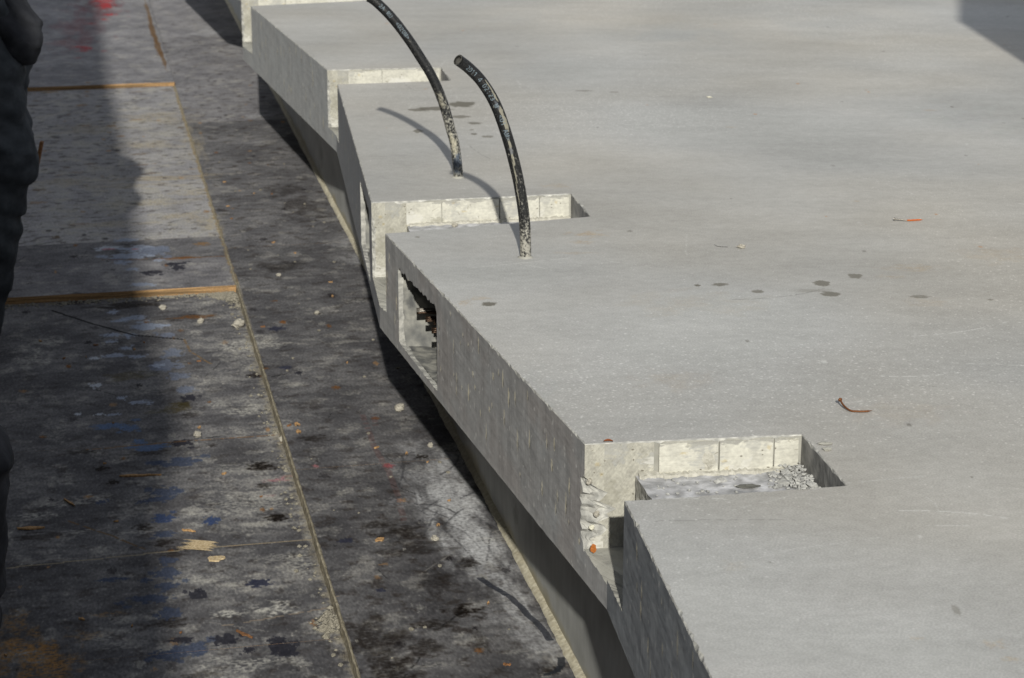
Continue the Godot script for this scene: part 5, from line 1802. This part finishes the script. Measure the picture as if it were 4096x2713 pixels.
	for i in 900:
		var sz := cr.randf_range(0.002, 0.006)
		var u := cr.randf_range(-0.3, 0.415)
		var v: float = 5.8593 - absf(cr.randfn(0.0, 0.018)) - 0.004
		if i % 2 == 0:
			var f := absf(cr.randfn(0.0, 1.0))
			u = 0.413 - f * 0.045
			v = 5.8593 - 0.005 - absf(cr.randfn(0.0, 0.055)) * maxf(0.3, 1.0 - f * 0.4)
		elif i % 5 == 0:
			u = 0.413 - absf(cr.randfn(0.0, 0.012))
			v = cr.randf_range(3.3, 5.6)
		grit.append_from(small_stone(i % 5), 0, Transform3D(Basis(Vector3.UP, cr.randf() * TAU).scaled(Vector3.ONE * sz), deck(u, v, -0.57 + sz * 0.25)))
	var gm := obj("grit", grit.commit(), M.crumb)
	tag(gm, "pale cement grit swept against the wooden step and the long joint", "grit")
	gm.set_meta("kind", "stuff")
	# grey mortar dumped in two spots along the joint
	for q in [[Vector3(-0.7397, -0.57, -5.7565), 0.07, "wedge of gritty grey mortar in the corner under the wooden step"], [Vector3(-0.3237, -0.57, -3.6023), 0.045, "small spill of gritty grey mortar against the long joint at the near end"]]:
		var sp := start()
		for i in 110:
			var sz := cr.randf_range(0.003, 0.010)
			var o := Vector3(cr.randfn(0.0, q[1] * 0.28), 0, cr.randfn(0.0, q[1] * 0.6))
			sp.append_from(small_stone(i % 5), 0, Transform3D(Basis(Vector3.UP, cr.randf() * TAU).scaled(Vector3(sz, sz * 0.7, sz)), q[0] + o + Vector3(-0.01, sz * 0.2 + maxf(0.0, 0.006 - o.length() * 0.08), 0)))
		var so := obj("mortar_spill", sp.commit(), M.crumb)
		tag(so, q[2], "mortar")
		so.set_meta("kind", "stuff")
	# splinters and shavings
	place("wood_chip", splinter(0.034, 0.034, 3), M.pale_wood, Vector3(-0.5846, -0.57, -3.9031) + Vector3(0, 0.001, 0), "pale leaf shaped wood chip on the near deck sheet beside the shadow edge", "wood chip", "", 0.35)
	place("wood_scar", torn(), M.pale_wood, Vector3(-0.6293, -0.57, -3.9712) + Vector3(0, 0.0012, 0), "torn strip of bare pale wood on the seam beside the shadow edge", "wood scar", "", -0.20)
	place("splinter", splinter(0.09, 0.010, 5), M.wood, Vector3(-0.8117, -0.57, -4.3621) + Vector3(0, 0.001, 0), "long brown splinter lying in the shade on the deck", "splinter", "splinters on the deck", 0.1)
	place("splinter", splinter(0.03, 0.006, 6), M.wood, Vector3(-0.6607, -0.57, -4.0439) + Vector3(0, 0.002, 0), "frayed orange splinter just above the torn bare wood", "splinter", "splinters on the deck", -0.25)
	place("splinter", splinter(0.055, 0.016, 9), M.wood, Vector3(-0.9871, -0.57, -4.0577) + Vector3(0, 0.002, 0), "short tan splinter near the left edge of the deck", "splinter", "splinters on the deck", 0.1)
	place("splinter", splinter(0.05, 0.008, 10), M.wood, Vector3(-0.9353, -0.57, -4.1988) + Vector3(0, 0.002, 0), "thin splinter lying slantwise in the shade left of the blue spots", "splinter", "splinters on the deck", -0.9)
	place("splinter", splinter(0.045, 0.008, 11), M.bark, Vector3(-0.4875, -0.57, -3.5503) + Vector3(0, 0.002, 0), "dark curved bark sliver ending in an orange tip on the near sheet", "splinter", "splinters on the deck", -0.75)
	for i in 40:
		var left := cr.randf() < 0.62
		var y := -0.57 if left else DECK
		var pos := deck(cr.randf_range(-0.18, 0.40) if left else cr.randf_range(0.44, 0.74), cr.randf_range(3.2, 5.5) if left else cr.randf_range(3.3, 7.2), y + 0.001)
		var sz := cr.randf_range(0.005, 0.014)
		place("wood_shaving", splinter(sz, sz * 0.55, 400 + i % 9), M.wood if i % 3 else M.bark, pos, "small orange brown wood shaving scattered on the %s deck sheets" % ("left" if left else "right"), "wood shaving", "wood shavings on the %s sheets" % ("left" if left else "right"), cr.randf() * TAU)
	for q in [[Vector3(-0.4964, -0.55, -4.6385), "large pale orange wood shaving right of the long joint"], [Vector3(-0.4876, -0.55, -4.5884), "brown wood shaving just below the large one right of the long joint"], [Vector3(-0.1181, -0.55, -4.6325), ""], [Vector3(-0.265, -0.55, -3.9503), "orange bark scrap on the dark stain of the right sheets"], [Vector3(-0.4231, -0.55, -4.5024), ""]]:
		if q[1] != "":
			place("wood_scrap", splinter(0.022, 0.016, int(q[0].z * -100.0)), M.wood, q[0] + Vector3(0, 0.001, 0), q[1], "wood scrap", "wood scraps on the right sheets", q[0].x * 9.0)


func small_stone(k: int) -> ArrayMesh:
	if not M.has("stone%d" % k):
		var st := start()
		var r := RandomNumberGenerator.new()
		r.seed = 60 + k
		var p := [Vector3(0, 0.7, 0), Vector3(0, -0.5, 0)]
		for i in 5:
			var a := TAU * i / 5
			p.append(Vector3(cos(a), r.randf_range(-0.3, 0.3), sin(a)) * r.randf_range(0.7, 1.1))
		for i in 5:
			var a: int = 2 + i
			var b: int = 2 + (i + 1) % 5
			tri(st, p[0], p[a], p[b])
			tri(st, p[1], p[b], p[a])
		M["stone%d" % k] = done(st)
	return M["stone%d" % k]


func leaf(length: float) -> ArrayMesh:
	var st := start(true)
	var n := 8
	for i in n:
		var f := func(k: int, s: float) -> Vector3:
			var t := float(k) / n
			var w := sin(t * PI) * length * 0.32
			return Vector3((t - 0.5) * length, 0.0012 * sin(t * PI) + absf(s) * 0.002, s * w)
		for s in [[-1.0, 0.0], [0.0, 1.0]]:
			quad(st, f.call(i, s[0]), f.call(i + 1, s[0]), f.call(i + 1, s[1]), f.call(i, s[1]))
	return done(st)


func foil() -> ArrayMesh:
	var st := start()
	var r := RandomNumberGenerator.new()
	r.seed = 77
	var g := []
	for j in 5:
		var row := []
		for i in 6:
			row.append(Vector3((i / 5.0 - 0.5) * 0.055, 0.004 + maxf(0.0, 0.018 - absf(i - 3.4) * 0.009) * (1.0 - j * 0.12) + r.randf() * 0.003, (j / 4.0 - 0.5) * 0.03 + r.randf_range(-0.003, 0.003)))
		g.append(row)
	for j in 4:
		for i in 5:
			quad(st, g[j][i], g[j][i + 1], g[j + 1][i + 1], g[j + 1][i])
	return done(st)


func torn() -> ArrayMesh:
	# bare veneer with frayed ends
	var st := start()
	var r := RandomNumberGenerator.new()
	r.seed = 12
	for i in 13:
		var z := (i / 12.0 - 0.5) * 0.046
		var a := -0.026 - r.randf() * 0.022
		var b := 0.024 + r.randf() * 0.018
		var hh := r.randf() * 0.0012
		tri(st, Vector3(a, 0, z), Vector3(a * 0.4, hh, z - 0.0024), Vector3(a * 0.4, hh, z + 0.0024))
		quad(st, Vector3(a * 0.4, hh, z - 0.0024), Vector3(b * 0.6, hh, z - 0.0024), Vector3(b * 0.6, hh, z + 0.0024), Vector3(a * 0.4, hh, z + 0.0024))
		tri(st, Vector3(b, 0, z), Vector3(b * 0.6, hh, z + 0.0024), Vector3(b * 0.6, hh, z - 0.0024))
	return done(st)
